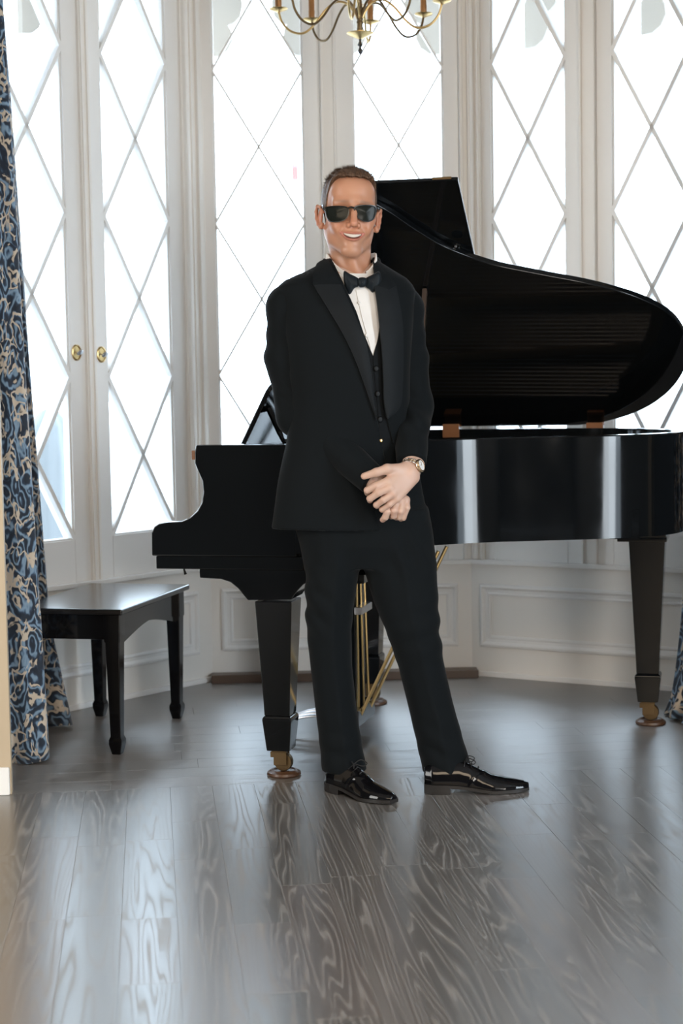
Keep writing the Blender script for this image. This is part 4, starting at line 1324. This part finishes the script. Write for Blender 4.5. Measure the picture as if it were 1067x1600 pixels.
tro = pchild(np_mesh('trousers', v, f, M_suit, None))

# --- bow tie
def pillow(px_poly, Y, th, name, mat, parent, n=6):
    P = np.array(catmull([np.array(p, float) for p in px_poly], 4, True)); c = P.mean(0)
    rings = []
    for k in range(n + 1):
        s_ = 1 - k / n
        q = c + (P - c) * max(s_, 0.02)
        rings.append((q, th * math.sqrt(1 - s_ ** 2)))
    R1 = [[at_y(x, y, Y - t) for x, y in q] for q, t in reversed(rings)]
    R2 = [[at_y(x, y, Y + t) for x, y in q] for q, t in rings[1:]]
    return MB().grid(np.array(R1 + R2), True).build(name, mat, parent, smooth=True)
nb_ = trace(inner_torso, [566], [441])[0]
YB = nb_[1] - 0.020
bow = pchild(pillow([(561, 434), (571, 434), (573, 441), (570, 448), (562, 449), (559, 442)], YB - 0.006, 0.010, 'bow_tie', M_satinb, None))
pillow([(537, 424), (547, 428), (561, 436), (562, 446), (553, 451), (548, 461), (543, 462), (538, 446)], YB, 0.010, 'bow_wing', M_satinb, bow)
pillow([(570, 436), (582, 429), (592, 424), (596, 434), (593, 446), (583, 457), (577, 452), (570, 447)], YB + 0.004, 0.010, 'bow_wing', M_satinb, bow)
# shirt collar band
def collar_piece(A, B, nm):
    return None

# ------------------------------------------------------------------ body: head, neck, hands in one mesh
YH = 5.135
HC = at_y(546.5, 334, YH)
yaw, rollh, pit = math.radians(7), math.radians(-4.0), math.radians(-3)
Rz = Matrix.Rotation(yaw, 3, 'Z'); Ry = Matrix.Rotation(-rollh, 3, 'Y'); Rx = Matrix.Rotation(pit, 3, 'X')
# local head axes: x image right, y towards viewer, z up  -> world
base = Matrix(((1, 0, 0), (0, -1, 0), (0, 0, 1)))
RH = np.array(Rz @ Ry @ Rx @ base)
def hl(P):        # world -> head local
    return ((P - HC.astype(f32)) @ RH.astype(f32))
def hw_(q):
    return HC + RH @ np.asarray(q, float)
def mouth_curve(x): return -0.0765 + 6.5 * x * x
def head_base(q):
    d = ell(q, (0, -0.034, 0.043), (0.079, 0.103, 0.083))
    d = smin(d, ell(q, (0, 0.010, -0.027), (0.0685, 0.082, 0.096)), 0.03)
    for s_ in (-1, 1):
        d = smin(d, chain(q, [(s_ * 0.056, -0.010, -0.053), (s_ * 0.044, 0.014, -0.082), (s_ * 0.016, 0.064, -0.117)], [0.014, 0.015, 0.015], 0.01), 0.025)
        d = smin(d, ell(q, (s_ * 0.047, 0.056, -0.022), (0.023, 0.024, 0.020)), 0.022)
        d = smin(d, ell(q, (s_ * 0.040, 0.062, -0.048), (0.017, 0.020, 0.019)), 0.018)      # smiling cheeks
        d = smin(d, cap(q, (s_ * 0.014, 0.086, 0.021), (s_ * 0.050, 0.066, 0.019), 0.010, 0.010), 0.016)
    d = smin(d, ell(q, (0, 0.068, -0.113), (0.022, 0.022, 0.019)), 0.018)
    d = smin(d, ell(q, (0, 0.046, 0.060), (0.060, 0.045, 0.045)), 0.03)
    for s_ in (-1, 1):
        d = smax(d, -ell(q, (s_ * 0.031, 0.098, -0.001), (0.019, 0.018, 0.013)), 0.012)
    d = smin(d, ell(q, (0, 0.068, -0.076), (0.034, 0.027, 0.026)), 0.016)
    d = smin(d, chain(q, [(0, 0.082, 0.010), (0, 0.095, -0.012), (0, 0.110, -0.043)], [0.008, 0.0085, 0.0110], 0.006), 0.010)
    for s_ in (-1, 1):
        d = smin(d, ell(q, (s_ * 0.0145, 0.095, -0.048), (0.0085, 0.012, 0.0080)), 0.006)
        d = smax(d, -ell(q, (s_ * 0.0075, 0.103, -0.0565), (0.0042, 0.006, 0.004)), 0.003)
        d = smax(d, -chain(q, [(s_ * 0.022, 0.096, -0.046), (s_ * 0.036, 0.086, -0.058), (s_ * 0.044, 0.076, -0.078)], [0.0028, 0.0035, 0.002], 0.003), 0.008)
    return d
def lip_pts(off, n=9, w=0.036):
    return [(x, 0.0965 - 9.5 * x * x, mouth_curve(x) + off * (1 - (x / w) ** 2)) for x in np.linspace(-w, w, n)]
def head_sdf(q):
    d = head_base(q)
    d = smin(d, chain(q, lip_pts(0.0055), [0.001, 0.0016, 0.0022, 0.0028, 0.0026, 0.0028, 0.0022, 0.0016, 0.001], 0.003), 0.005)
    d = smin(d, chain(q, lip_pts(-0.0115), [0.001, 0.002, 0.003, 0.0038, 0.0042, 0.0038, 0.003, 0.002, 0.001], 0.003), 0.006)
    pts = [(x, 0.0975 - 9.5 * x * x, mouth_curve(x) - 0.003 * (1 - (x / 0.036) ** 2)) for x in np.linspace(-0.034, 0.034, 9)]
    d = smax(d, -chain(q, pts, [0.0025, 0.0048, 0.0066, 0.0074, 0.0076, 0.0074, 0.0066, 0.0048, 0.0025], 0.002), 0.002)
    return d
def ears(q):
    d = None
    for s_ in (-1, 1):
        c = np.array((s_ * 0.0835, -0.016, -0.013))
        pts = [c + np.array((s_ * dx, dy_, dz)) for dx, dy_, dz in ((-0.004, 0.014, 0.012), (0.004, 0.008, 0.028), (0.010, -0.008, 0.032), (0.012, -0.020, 0.018), (0.010, -0.018, -0.002), (0.005, -0.006, -0.020), (-0.001, 0.006, -0.029), (-0.004, 0.012, -0.022))]
        e = chain(q, pts, [0.004, 0.0045, 0.005, 0.005, 0.005, 0.006, 0.007, 0.005], 0.004)
        e = smin(e, ell(q, c + np.array((s_ * -0.001, -0.002, 0.0)), (0.005, 0.017, 0.027)), 0.004)
        e = smin(e, cap(q, c + np.array((s_ * 0.004, 0.004, 0.016)), c + np.array((s_ * 0.006, -0.012, -0.006)), 0.003, 0.0035), 0.004)
        d = e if d is None else np.minimum(d, e)
    return d
NK0, NK1 = hw_((0, -0.012, -0.06)), mp(549, 436, 0.03)
def head_all(P):
    q = hl(P)
    d = head_sdf(q)
    d = smin(d, ears(q), 0.006)
    nk = cap(P, NK0, NK1, 0.057, 0.061)
    nk = smin(nk, cap(P, hw_((0.0, 0.045, -0.125)), mp(558, 428, -0.022), 0.012, 0.014), 0.02)
    for s_ in (-1, 1):
        nk = smin(nk, cap(P, hw_((s_ * 0.055, -0.03, -0.06)), mp(556 + s_ * 10, 432, -0.018), 0.013, 0.010), 0.02)
    return smin(d, nk, 0.012).astype(f32)
v1, f1 = surfnet(head_all, HC - np.array([0.115, 0.145, 0.215]), HC + np.array([0.115, 0.155, 0.145]), 0.0021)
ql = hl(v1.astype(f32))
col = np.tile(np.array([0.50, 0.245, 0.15]), (len(v1), 1))
def blend(mask, c):
    global col
    m_ = np.clip(mask, 0, 1)[:, None]; col = col * (1 - m_) + np.array(c) * m_
def gauss(c, r): return np.exp(-(((ql - np.array(c)) / np.array(r)) ** 2).sum(1))
for s_ in (-1, 1):
    blend(0.35 * gauss((s_ * 0.045, 0.06, -0.035), (0.03, 0.05, 0.025)), (0.55, 0.20, 0.12))
    blend(0.5 * gauss((s_ * 0.092, -0.016, -0.010), (0.015, 0.03, 0.03)), (0.58, 0.20, 0.12))
blend(0.4 * gauss((0, 0.11, -0.04), (0.02, 0.02, 0.02)), (0.55, 0.21, 0.13))
# shaved beard shadow on jaw and upper lip
blend(0.30 * np.clip((-0.078 - ql[:, 2]) / 0.02, 0, 1) * np.clip((0.165 + ql[:, 2]) / 0.03, 0, 1), (0.36, 0.22, 0.16))
for off, hh_ in ((0.0060, 0.0036), (-0.0115, 0.0050)):
    x_ = ql[:, 0]
    zc_ = mouth_curve(x_) + off * (1 - np.clip(x_ / 0.036, -1, 1) ** 2)
    mk = np.exp(-((ql[:, 2] - zc_) / hh_) ** 4) * (np.abs(x_) < 0.036) * (ql[:, 1] > 0.065)
    blend(0.75 * mk, (0.46, 0.155, 0.115))
# inside of the mouth
x_ = ql[:, 0]; zc_ = mouth_curve(x_) - 0.003
blend(((np.abs(ql[:, 2] - zc_) < 0.0055) & (np.abs(x_) < 0.034) & (head_base(ql) < -0.0002) & (ql[:, 1] > 0.06)) * 0.85, (0.10, 0.03, 0.025))
for s_ in (-1, 1):
    blend(0.6 * gauss((s_ * 0.032, 0.088, 0.021), (0.022, 0.03, 0.0045)), (0.14, 0.08, 0.05))
colh = col

# hands (his left hand, with the watch, closed over his right)
def finger(P, pts, rads, k=0.003): return chain(P, pts, rads, k)
HR = [mp(*t) for t in ((640, 738, -0.168), (606, 752, -0.212), (609, 762, -0.218), (614, 771, -0.214), (620, 779, -0.206))]
def hand_top(P):
    wr = HR[0]
    d = cap(P, mp(648, 722, -0.12), wr, 0.030, 0.027)
    for i, kn in enumerate(HR[1:]):
        st_ = wr + np.array([(-0.010 + 0.007 * i), 0, 0.016 - 0.011 * i])
        d = smin(d, cap(P, st_, kn, 0.0165, 0.0125), 0.012)
    fs_ = [
        [HR[1], mp(588, 759, -0.222), mp(574, 766, -0.210), mp(574, 770, -0.188)],
        [HR[2], mp(591, 770, -0.226), mp(578, 779, -0.212), mp(578, 782, -0.188)],
        [HR[3], mp(599, 781, -0.220), mp(588, 789, -0.206), mp(589, 791, -0.186)],
        [HR[4], mp(608, 788, -0.210), mp(597, 796, -0.198), mp(598, 797, -0.182)]]
    fd = None
    for i, p in enumerate(fs_):
        e = finger(P, p, [0.0122 - 0.0006 * i, 0.0112 - 0.0006 * i, 0.0102 - 0.0006 * i, 0.009 - 0.0006 * i])
        fd = e if fd is None else smin(fd, e, 0.0018)
    d = smin(d, fd, 0.004)
    th_ = finger(P, [mp(628, 733, -0.180), mp(605, 733, -0.205), mp(588, 738, -0.214), mp(569, 744, -0.210)], [0.017, 0.0145, 0.0118, 0.0098], 0.006)
    return smin(d, th_, 0.008).astype(f32)
def hand_low(P):
    wr = mp(590, 754, -0.165)
    d = cap(P, mp(568, 742, -0.15), wr, 0.030, 0.028)
    kn = [mp(609, 786, -0.182), mp(618, 784, -0.188), mp(627, 783, -0.184), mp(634, 781, -0.174)]
    for i, k_ in enumerate(kn):
        d = smin(d, cap(P, wr + np.array([0.004 * i, 0, 0.01 - 0.006 * i]), k_, 0.017, 0.0115), 0.012)
    fs_ = [
        [kn[0], mp(605, 799, -0.194), mp(602, 808, -0.186), mp(598, 812, -0.172)],
        [kn[1], mp(616, 797, -0.198), mp(615, 806, -0.184), mp(611, 807, -0.166)],
        [kn[2], mp(626, 798, -0.194), mp(624, 808, -0.180), mp(619, 809, -0.164)],
        [kn[3], mp(635, 793, -0.184), mp(630, 809, -0.174), mp(626, 811, -0.160)]]
    fd = None
    for i, p in enumerate(fs_):
        e = finger(P, p, [0.0112, 0.0104, 0.0094 - 0.0003 * i, 0.0085 - 0.0003 * i])
        fd = e if fd is None else smin(fd, e, 0.0018)
    return smin(d, fd, 0.004).astype(f32)
v2, f2 = surfnet(hand_top, mp(558, 815) - np.array([0, 0.30, 0]), mp(672, 700) + np.array([0, 0.0, 0]), 0.0016)
v3, f3 = surfnet(hand_low, mp(540, 830) - np.array([0, 0.28, 0]), mp(655, 720) + np.array([0, 0.0, 0]), 0.0016)
# trunk and limbs under the clothes, joined into the same mesh
def under(P):
    d = torso(P, -0.03)
    d = smin(d, chain(P, [RS, RE, RWr], [0.045, 0.042, 0.03], 0.02), 0.01)
    d = smin(d, chain(P, [LS, LE, LW], [0.042, 0.042, 0.03], 0.02), 0.01)
    d = smin(d, chain(P, [mp(525, 830), mp(515, 985, -0.01), mp(536, 1180, 0.01)], [0.07, 0.05, 0.035], 0.01), 0.02)
    d = smin(d, chain(P, [mp(610, 830), mp(647, 985, -0.01), mp(697, 1180, 0.01)], [0.07, 0.05, 0.035], 0.01), 0.02)
    d = smin(d, cap(P, NK1, mp(549, 470, 0.02), 0.055, 0.06), 0.02)
    return d.astype(f32)
v4, f4 = surfnet(under, mp(410, 1200) - np.array([0, 0.22, 0]), mp(740, 410) + np.array([0, 0.22, 0]), 0.009)
skin = np.array([0.56, 0.37, 0.29])
allv, allf, allc, nv0 = [], [], [], 0
for vv, ff, cc_ in ((v1, f1, colh), (v2, f2, None), (v3, f3, None), (v4, f4, None)):
    allv.append(vv); allf.append(ff + nv0); nv0 += len(vv)
    allc.append(np.tile(skin, (len(vv), 1)) if cc_ is None else cc_)
M_skin = pmat('skin', (0.5, 0.28, 0.18), 0.42, Subsurface_Weight=0.12, Subsurface_Scale=0.006)
vc = nd(M_skin, 'ShaderNodeVertexColor'); vc.layer_name = 'col'
lk(M_skin, vc.outputs[0], bsdf(M_skin).inputs['Base Color'])
_tc = nd(M_skin, 'ShaderNodeTexCoord'); _n = noise(M_skin, _tc.outputs['Object'], 320, 3); bump(M_skin, _n.outputs['Fac'], 0.10, 0.0006)
body = pchild(np_mesh('body', np.concatenate(allv), np.concatenate(allf), M_skin, None, True, np.concatenate(allc)))

# teeth
M_teeth = pmat('teeth', (0.58, 0.53, 0.47), 0.3)
tm = MB(); rows = []
for x in np.linspace(-0.028, 0.028, 29):
    zc_ = mouth_curve(x); y_ = 0.0925 - 9.5 * x * x; hgt = 0.0078 * (1 - (x / 0.033) ** 2)
    g_t = 0.0006 if abs(((x / 0.008) % 1) - 0.5) > 0.42 else 0
    rows.append([hw_((x, y_ - g_t, zc_ + 0.004)), hw_((x, y_ + 0.001 - g_t, zc_ + 0.004 - hgt * 0.5)), hw_((x, y_ - g_t, zc_ + 0.004 - hgt * 1.15))])
tm.grid(np.array(rows)); te = pchild(tm.build('teeth', M_teeth, None, smooth=True))

# hair
def hair_sdf(P):
    q = hl(P)
    d = head_base(q)
    x_, y_, z_ = q[:, 0], q[:, 1], q[:, 2]
    top = np.clip((z_ - 0.055) / 0.05, 0, 1)
    side = np.clip((np.abs(x_) - 0.045) / 0.03, 0, 1)
    th_ = 0.0030 + 0.0085 * top * (1 - 0.5 * side) + 0.004 * np.exp(-((y_ - 0.055) / 0.03) ** 2) * top
    tex = 0.0016 * np.sin(x_ * 420 + 3 * np.sin(y_ * 60)) * np.sin(y_ * 90 + x_ * 130 + 2 * np.sin(x_ * 75)) * (0.3 + top)
    d = d - th_ - tex
    line = np.interp(y_, [-0.10, -0.05, -0.022, -0.012, 0.012, 0.022, 0.040, 0.060, 0.10], [-0.075, -0.060, -0.03, 0.002, 0.0, 0.045, 0.078, 0.094, 0.096])
    line = line + 0.0018 * np.sin(x_ * 260 + 1) + 0.0012 * np.sin(x_ * 913 + 1)
    return smax(d, line - z_, 0.004).astype(f32)
v, f = surfnet(hair_sdf, HC - np.array([0.11, 0.13, 0.10]), HC + np.array([0.11, 0.165, 0.16]), 0.0019)
M_hair = pmat('brown_hair', (0.10, 0.055, 0.03), 0.55)
_tc = nd(M_hair, 'ShaderNodeTexCoord')
_mp = mapping(M_hair, _tc.outputs['Object'], (420, 160, 90)); _n = noise(M_hair, _mp.outputs[0], 1.0, 3)
_r = ramp(M_hair, [(0.3, (0.045, 0.026, 0.016)), (0.55, (0.115, 0.062, 0.034)), (0.8, (0.24, 0.13, 0.065))]); lk(M_hair, _n.outputs['Fac'], _r.inputs[0]); lk(M_hair, _r.outputs[0], bsdf(M_hair).inputs['Base Color'])
bump(M_hair, _n.outputs['Fac'], 0.6, 0.002)
hair = pchild(np_mesh('hair', v, f, M_hair, None))
def strands(n_, seed):
    rg_ = np.random.RandomState(seed)
    nrm = normals(hair_sdf, v)
    q = hl(v.astype(f32)); nl = nrm @ RH.astype(f32)
    outer = head_base(q) > 0.0015
    idx = np.flatnonzero(outer)
    idx = idx[rg_.randint(0, len(idx), n_)]
    vs_s, fs_s = [], []
    for i in idx:
        x_, y_, z_ = q[i]; n3 = nl[i]
        top = min(1.0, max(0.0, (z_ - 0.06) / 0.04))
        comb = np.array([-0.25 + 0.5 * x_ / 0.08, 0.9, 0.25]) * top + np.array([0.0, -0.35, -0.9]) * (1 - top)
        comb = comb + rg_.normal(0, 0.22, 3)
        comb = comb - n3 * (comb @ n3); comb /= np.linalg.norm(comb) + 1e-9
        ln = (0.013 * top + 0.0045) * rg_.uniform(0.7, 1.25)
        lift = 0.50 * top + 0.22
        p0 = q[i] - n3 * 0.001; p1 = p0 + (comb * 0.75 + n3 * lift) * ln * 0.55; p2 = p1 + (comb + n3 * lift * 0.35) * ln * 0.5
        sd = np.cross(comb, n3) * 0.00032
        k = len(vs_s)
        vs_s += [hw_(p0 - sd), hw_(p0 + sd), hw_(p1 + sd * 0.8), hw_(p1 - sd * 0.8), hw_(p2)]
        fs_s += [(k, k + 1, k + 2, k + 3), (k + 3, k + 2, k + 4)]
    return MB().add(vs_s, fs_s).build('hair_strands', M_hair, hair, smooth=True, fix=False)
hs_ = strands(5000, 4); hs_['kind'] = 'stuff'

# shirt collar: standing band with folded wings, around the neck
def collar():
    c0 = mp(549, 425, 0.02)
    rows = []
    N_ = 40
    for j in range(N_ + 1):
        t = j / N_
        ang = -math.pi / 2 + 0.42 + t * (2 * math.pi - 0.84)      # opening at the front (-Y)
        r_ = 0.069
        front = max(0.0, -math.sin(ang))
        cx_ = 0.014 * front
        hb, ht = -0.035 - 0.018 * front, 0.056 - 0.066 * front ** 1.3
        px_, py_ = c0[0] + cx_ + r_ * math.cos(ang) * 1.0, c0[1] + r_ * 1.0 * math.sin(ang)
        rows.append([(px_ * 1.0, py_, c0[2] + hb), (px_, py_ - 0.002, c0[2] + (hb + ht) / 2), (px_, py_, c0[2] + ht), (px_ + 0.005 * math.cos(ang), py_ + 0.005 * math.sin(ang), c0[2] + ht - 0.002), (px_ + 0.011 * math.cos(ang), py_ + 0.011 * math.sin(ang), c0[2] + hb)])
    return pchild(MB().grid(np.array(rows)).build('shirt_collar', M_shirt, None, smooth=True))
collar()
def jacket_collar():
    c0 = mp(549, 425, 0.025)
    rows = []
    N_ = 36
    for j in range(N_ + 1):
        t = j / N_
        ang = -0.62 + t * (math.pi + 1.24)
        side = max(0.0, -math.sin(ang))
        zt = 0.042 - 0.055 * side ** 1.0 - 0.012 * max(0, math.sin(ang)) * 0
        prof_ = [(0.0795, zt - 0.035), (0.0800, zt - 0.006), (0.083, zt), (0.088, zt - 0.005), (0.097 + 0.01 * side, zt - 0.035), (0.104 + 0.016 * side, zt - 0.052)]
        rows.append([(c0[0] + r_ * math.cos(ang) * 0.97, c0[1] + r_ * math.sin(ang), c0[2] + z_) for r_, z_ in prof_])
    return MB().grid(np.array(rows)).build('collar', M_suit, jk, smooth=True)
jacket_collar()

# sunglasses
M_frame = pmat('sunglass_frame', (0.008, 0.008, 0.008), 0.25)
M_lens = pmat('dark_lens', (0.010, 0.012, 0.010), 0.22, Specular_IOR_Level=0.12)
sg_ = pchild(obj('sunglasses', bpy.data.meshes.new('sunglasses'), M_frame))
def glasses_pt(px, py, yl):
    # pixel on head-local plane y = yl
    N_ = RH @ np.array([0, 1.0, 0]); q = on_plane(px, py, hw_((0, yl, 0)), N_)
    ql_ = RH.T @ (q - HC)
    return np.array([ql_[0], yl - 2.6 * ql_[0] ** 2, ql_[2]])
lens_l = [(508.5, 323.5), (514, 321.5), (528, 321), (540, 322.5), (545, 326), (545.5, 333), (542, 341), (534, 346), (524, 347), (515, 345), (511, 338), (509, 330)]
lens_r = [(552.5, 325), (557, 321.5), (570, 320), (582, 320), (588, 322), (589, 328), (587, 337), (584, 343), (576, 346.5), (566, 345.5), (558, 340), (554, 333)]
fm = MB()
for ln in (lens_l, lens_r):
    P = np.array([glasses_pt(x, y, 0.100) for x, y in ln])
    P = np.array(catmull(list(P), 3, True)); c = P.mean(0)
    out_ = c + (P - c) * 1.0; in_ = c + (P - c) * 0.90
    ring = [[hw_(p + np.array([0, 0.003, 0])) for p in out_], [hw_(p + np.array([0, 0.003, 0])) for p in in_], [hw_(p - np.array([0, 0.003, 0])) for p in in_], [hw_(p - np.array([0, 0.003, 0])) for p in out_], [hw_(p + np.array([0, 0.003, 0])) for p in out_]]
    fm.grid(np.array(ring), True)
    lm = MB(); rings = [[hw_(c + (P_ - c) * s_ + np.array([0, 0.0025 * (1 - s_ ** 2), 0])) for P_ in in_] for s_ in (1.02, 0.7, 0.35, 0.03)]
    lm.grid(np.array(rings), True)
    lm.build('lens', M_lens, sg_, smooth=True)
fm.tube([hw_(glasses_pt(544.5, 325, 0.101)), hw_(glasses_pt(549, 323.5, 0.104)), hw_(glasses_pt(553, 325, 0.101))], 0.0028, 8)
fmo = fm.build('frame', M_frame, sg_, smooth='auto')
for s_, p in ((-1, (509.5, 324.5)), (1, (588.5, 323.5))):
    a_ = glasses_pt(p[0], p[1], 0.100)
    MB().tube([hw_(a_ + np.array((-s_ * 0.002, 0.0, 0))), hw_(a_ + np.array((s_ * 0.004, -0.008, 0.0))), hw_((s_ * 0.083, 0.03, 0.014)), hw_((s_ * 0.086, -0.012, 0.013)), hw_((s_ * 0.088, -0.035, -0.005))], [0.003, 0.0036, 0.003, 0.0026, 0.0024], 6).build('temple', M_frame, sg_, smooth=True)

# wrist watch
wa, wbx = mp(648, 722, -0.12), HR[0]
axw = (wbx - wa) / np.linalg.norm(wbx - wa); wc = mp(641, 733, -0.155)
outd = np.array([0.62, -0.70, 0.10]); outd -= axw * (outd @ axw); outd /= np.linalg.norm(outd); tan = np.cross(axw, outd)
M_wgold = pmat('watch_gold', (0.75, 0.55, 0.36), 0.25, 1.0)
M_steel = pmat('watch_steel', (0.80, 0.78, 0.76), 0.2, 1.0)
M_dial = pmat('watch_dial', (0.80, 0.80, 0.80), 0.3)
wt = pchild(obj('wristwatch', bpy.data.meshes.new('wristwatch'), M_wgold))
for i in range(22):
    a0 = 2 * math.pi * (i + 0.5) / 22
    if abs(((a0 + math.pi) % (2 * math.pi)) - math.pi) < 0.42: continue
    r0 = 0.0315
    c = wc + r0 * (math.cos(a0) * outd + math.sin(a0) * tan)
    tq = -math.sin(a0) * outd + math.cos(a0) * tan; rq = math.cos(a0) * outd + math.sin(a0) * tan
    for k, (w0_, mt_) in enumerate(((-0.0062, M_steel), (0.0, M_wgold), (0.0062, M_steel))):
        M4 = Matrix(((axw[0], tq[0], rq[0], c[0]), (axw[1], tq[1], rq[1], c[1]), (axw[2], tq[2], rq[2], c[2]), (0, 0, 0, 1)))
        MB().box((w0_ - 0.0029, -0.0038, -0.0012), (w0_ + 0.0029, 0.0038, 0.0014), M4).build('band_link', mt_, wt, bevel=0.0006, bseg=1)
cq = wc + outd * 0.031
M4 = Matrix(((axw[0], tan[0], outd[0], 0), (axw[1], tan[1], outd[1], 0), (axw[2], tan[2], outd[2], 0), (0, 0, 0, 1)))
cs_ = MB().lathe([(0.016, -0.002), (0.019, 0.0), (0.0195, 0.005), (0.018, 0.0075), (0.0155, 0.008), (0.0150, 0.0068), (0.002, 0.0068)], cq, 28, M4).build('watch_case', M_wgold, wt, smooth='auto')
MB().lathe([(0.0148, 0.0064), (0.0148, 0.0072), (0.001, 0.0074)], cq, 24, M4).build('dial', M_dial, cs_)
for ang, ln in ((0.6, 0.008), (2.2, 0.011)):
    e0 = cq + outd * 0.0078; e1 = e0 + (math.cos(ang) * axw + math.sin(ang) * tan) * ln
    MB().tube([e0, e1], 0.0006, 5).build('watch_hand', M_abrass, cs_)

# shoes
def shoe(heel_px, toe_px, ank_w, label):
    h0, t0 = ground(*heel_px), ground(*toe_px)
    d = t0 - h0; L_ = float(np.linalg.norm(d[:2])); ang = math.atan2(d[1], d[0])
    k = L_ / 0.305
    root = empty('shoe', (h0[0], h0[1], 0), ang)
    xs = np.array([-0.002, 0.02, 0.06, 0.10, 0.135, 0.165, 0.20, 0.235, 0.265, 0.290, 0.305]) * k
    ws = np.array([0.018, 0.032, 0.036, 0.036, 0.039, 0.043, 0.0455, 0.043, 0.035, 0.025, 0.014])
    hs = np.array([0.050, 0.062, 0.066, 0.070, 0.066, 0.054, 0.043, 0.034, 0.027, 0.021, 0.015])
    zb = np.interp(xs, [0, 0.08 * k, 0.14 * k, 0.2 * k, 0.305 * k], [0.026, 0.026, 0.018, 0.009, 0.012])
    def up(P):
        x = P[:, 0]
        w_ = np.interp(x, xs, ws); h_ = np.interp(x, xs, hs); b_ = np.interp(x, xs, zb)
        q = np.sqrt((P[:, 1] / w_) ** 2 + (np.maximum(P[:, 2] - b_, 0) / h_) ** 2 + 1e-9)
        d_ = (q - 1) * np.minimum(w_, h_) * 0.9
        # vamp seam ridge where the facing meets the toe
        d_ = d_ - 0.0016 * np.exp(-((x - 0.178 * k + 1.2 * P[:, 1] ** 2 / 0.04) / 0.006) ** 2)
        d_ = smax(d_, b_ - P[:, 2], 0.003)
        return np.maximum(d_, np.maximum(xs[0] - x, x - xs[-1])).astype(f32)
    v, f = surfnet(up, (-0.02, -0.06, -0.01), (0.325 * k, 0.06, 0.13), 0.0028)
    np_mesh('upper', v, f, M_patent, root)
    # sole with welt and heel block
    top, bot = [], []
    n_ = len(xs)
    outl = [(x, w_ * 1.06 + 0.002) for x, w_ in zip(xs, ws)]
    P = []
    for off_, zoff in ((0.0, 0.0), (1.0, 0.0)):
        pass
    left = [(x, -w_) for x, w_ in outl]; right = [(x, w_) for x, w_ in reversed(outl)]
    ring = left + right; zr = list(zb) + list(reversed(zb))
    vs = [(x, y, z + 0.003) for (x, y), z in zip(ring, zr)] + [(x, y, z - 0.0065) for (x, y), z in zip(ring, zr)]
    m2 = len(ring); fs = [tuple(range(m2)), tuple(reversed(range(m2, 2 * m2)))] + [(i, (i + 1) % m2, m2 + (i + 1) % m2, m2 + i) for i in range(m2)]
    # cap faces as strips to follow the curve
    fs = [(i, (i + 1) % m2, m2 + (i + 1) % m2, m2 + i) for i in range(m2)]
    for i in range(n_ - 1):
        a_, b_2, c_, d_2 = i, i + 1, m2 - 2 - i, m2 - 1 - i
        fs.append((a_, b_2, c_, d_2)); fs.append((m2 + d_2, m2 + c_, m2 + b_2, m2 + a_))
    MB().add(vs, fs).build('sole', M_sole, root, smooth='auto')
    hp = [(x, s_ * w_ * 1.02) for s_ in (-1,) for x, w_ in zip((-0.002, 0.02, 0.05, 0.075), (0.020, 0.033, 0.037, 0.036))] + [(x, w_ * 1.02) for x, w_ in zip((0.075, 0.05, 0.02, -0.002), (0.036, 0.037, 0.033, 0.020))]
    MB().prism([(x, y, 0.0) for x, y in hp], (0, 0, 0.022)).build('heel', M_sole, root, bevel=0.002)
    # laces
    ro = root
    for i in range(3):
        x0 = (0.115 + 0.02 * i) * k
        z0 = float(np.interp(x0, xs, hs) + np.interp(x0, xs, zb))
        MB().tube([(x0, -0.018, z0 - 0.010), (x0 + 0.003, 0, z0 + 0.003), (x0 + 0.006, 0.018, z0 - 0.010)], 0.0019, 6).build('lace', M_lace, ro, smooth=True)
    x0 = 0.118 * k; z0 = float(np.interp(x0, xs, hs) + np.interp(x0, xs, zb)) + 0.004
    for s_ in (-1, 1):
        lp = [(x0, 0, z0), (x0 + 0.012, s_ * 0.018, z0 + 0.012), (x0 + 0.03, s_ * 0.026, z0 + 0.004), (x0 + 0.022, s_ * 0.02, z0 - 0.006), (x0 + 0.004, s_ * 0.004, z0)]
        MB().tube(catmull([np.array(p) for p in lp], 5), 0.0016, 6).build('lace_bow', M_lace, ro, smooth=True)
    pchild(root)
    return root
shoe((515, 1233), (616, 1257), 0, '')
shoe((664, 1238), (826, 1236), 0, '')
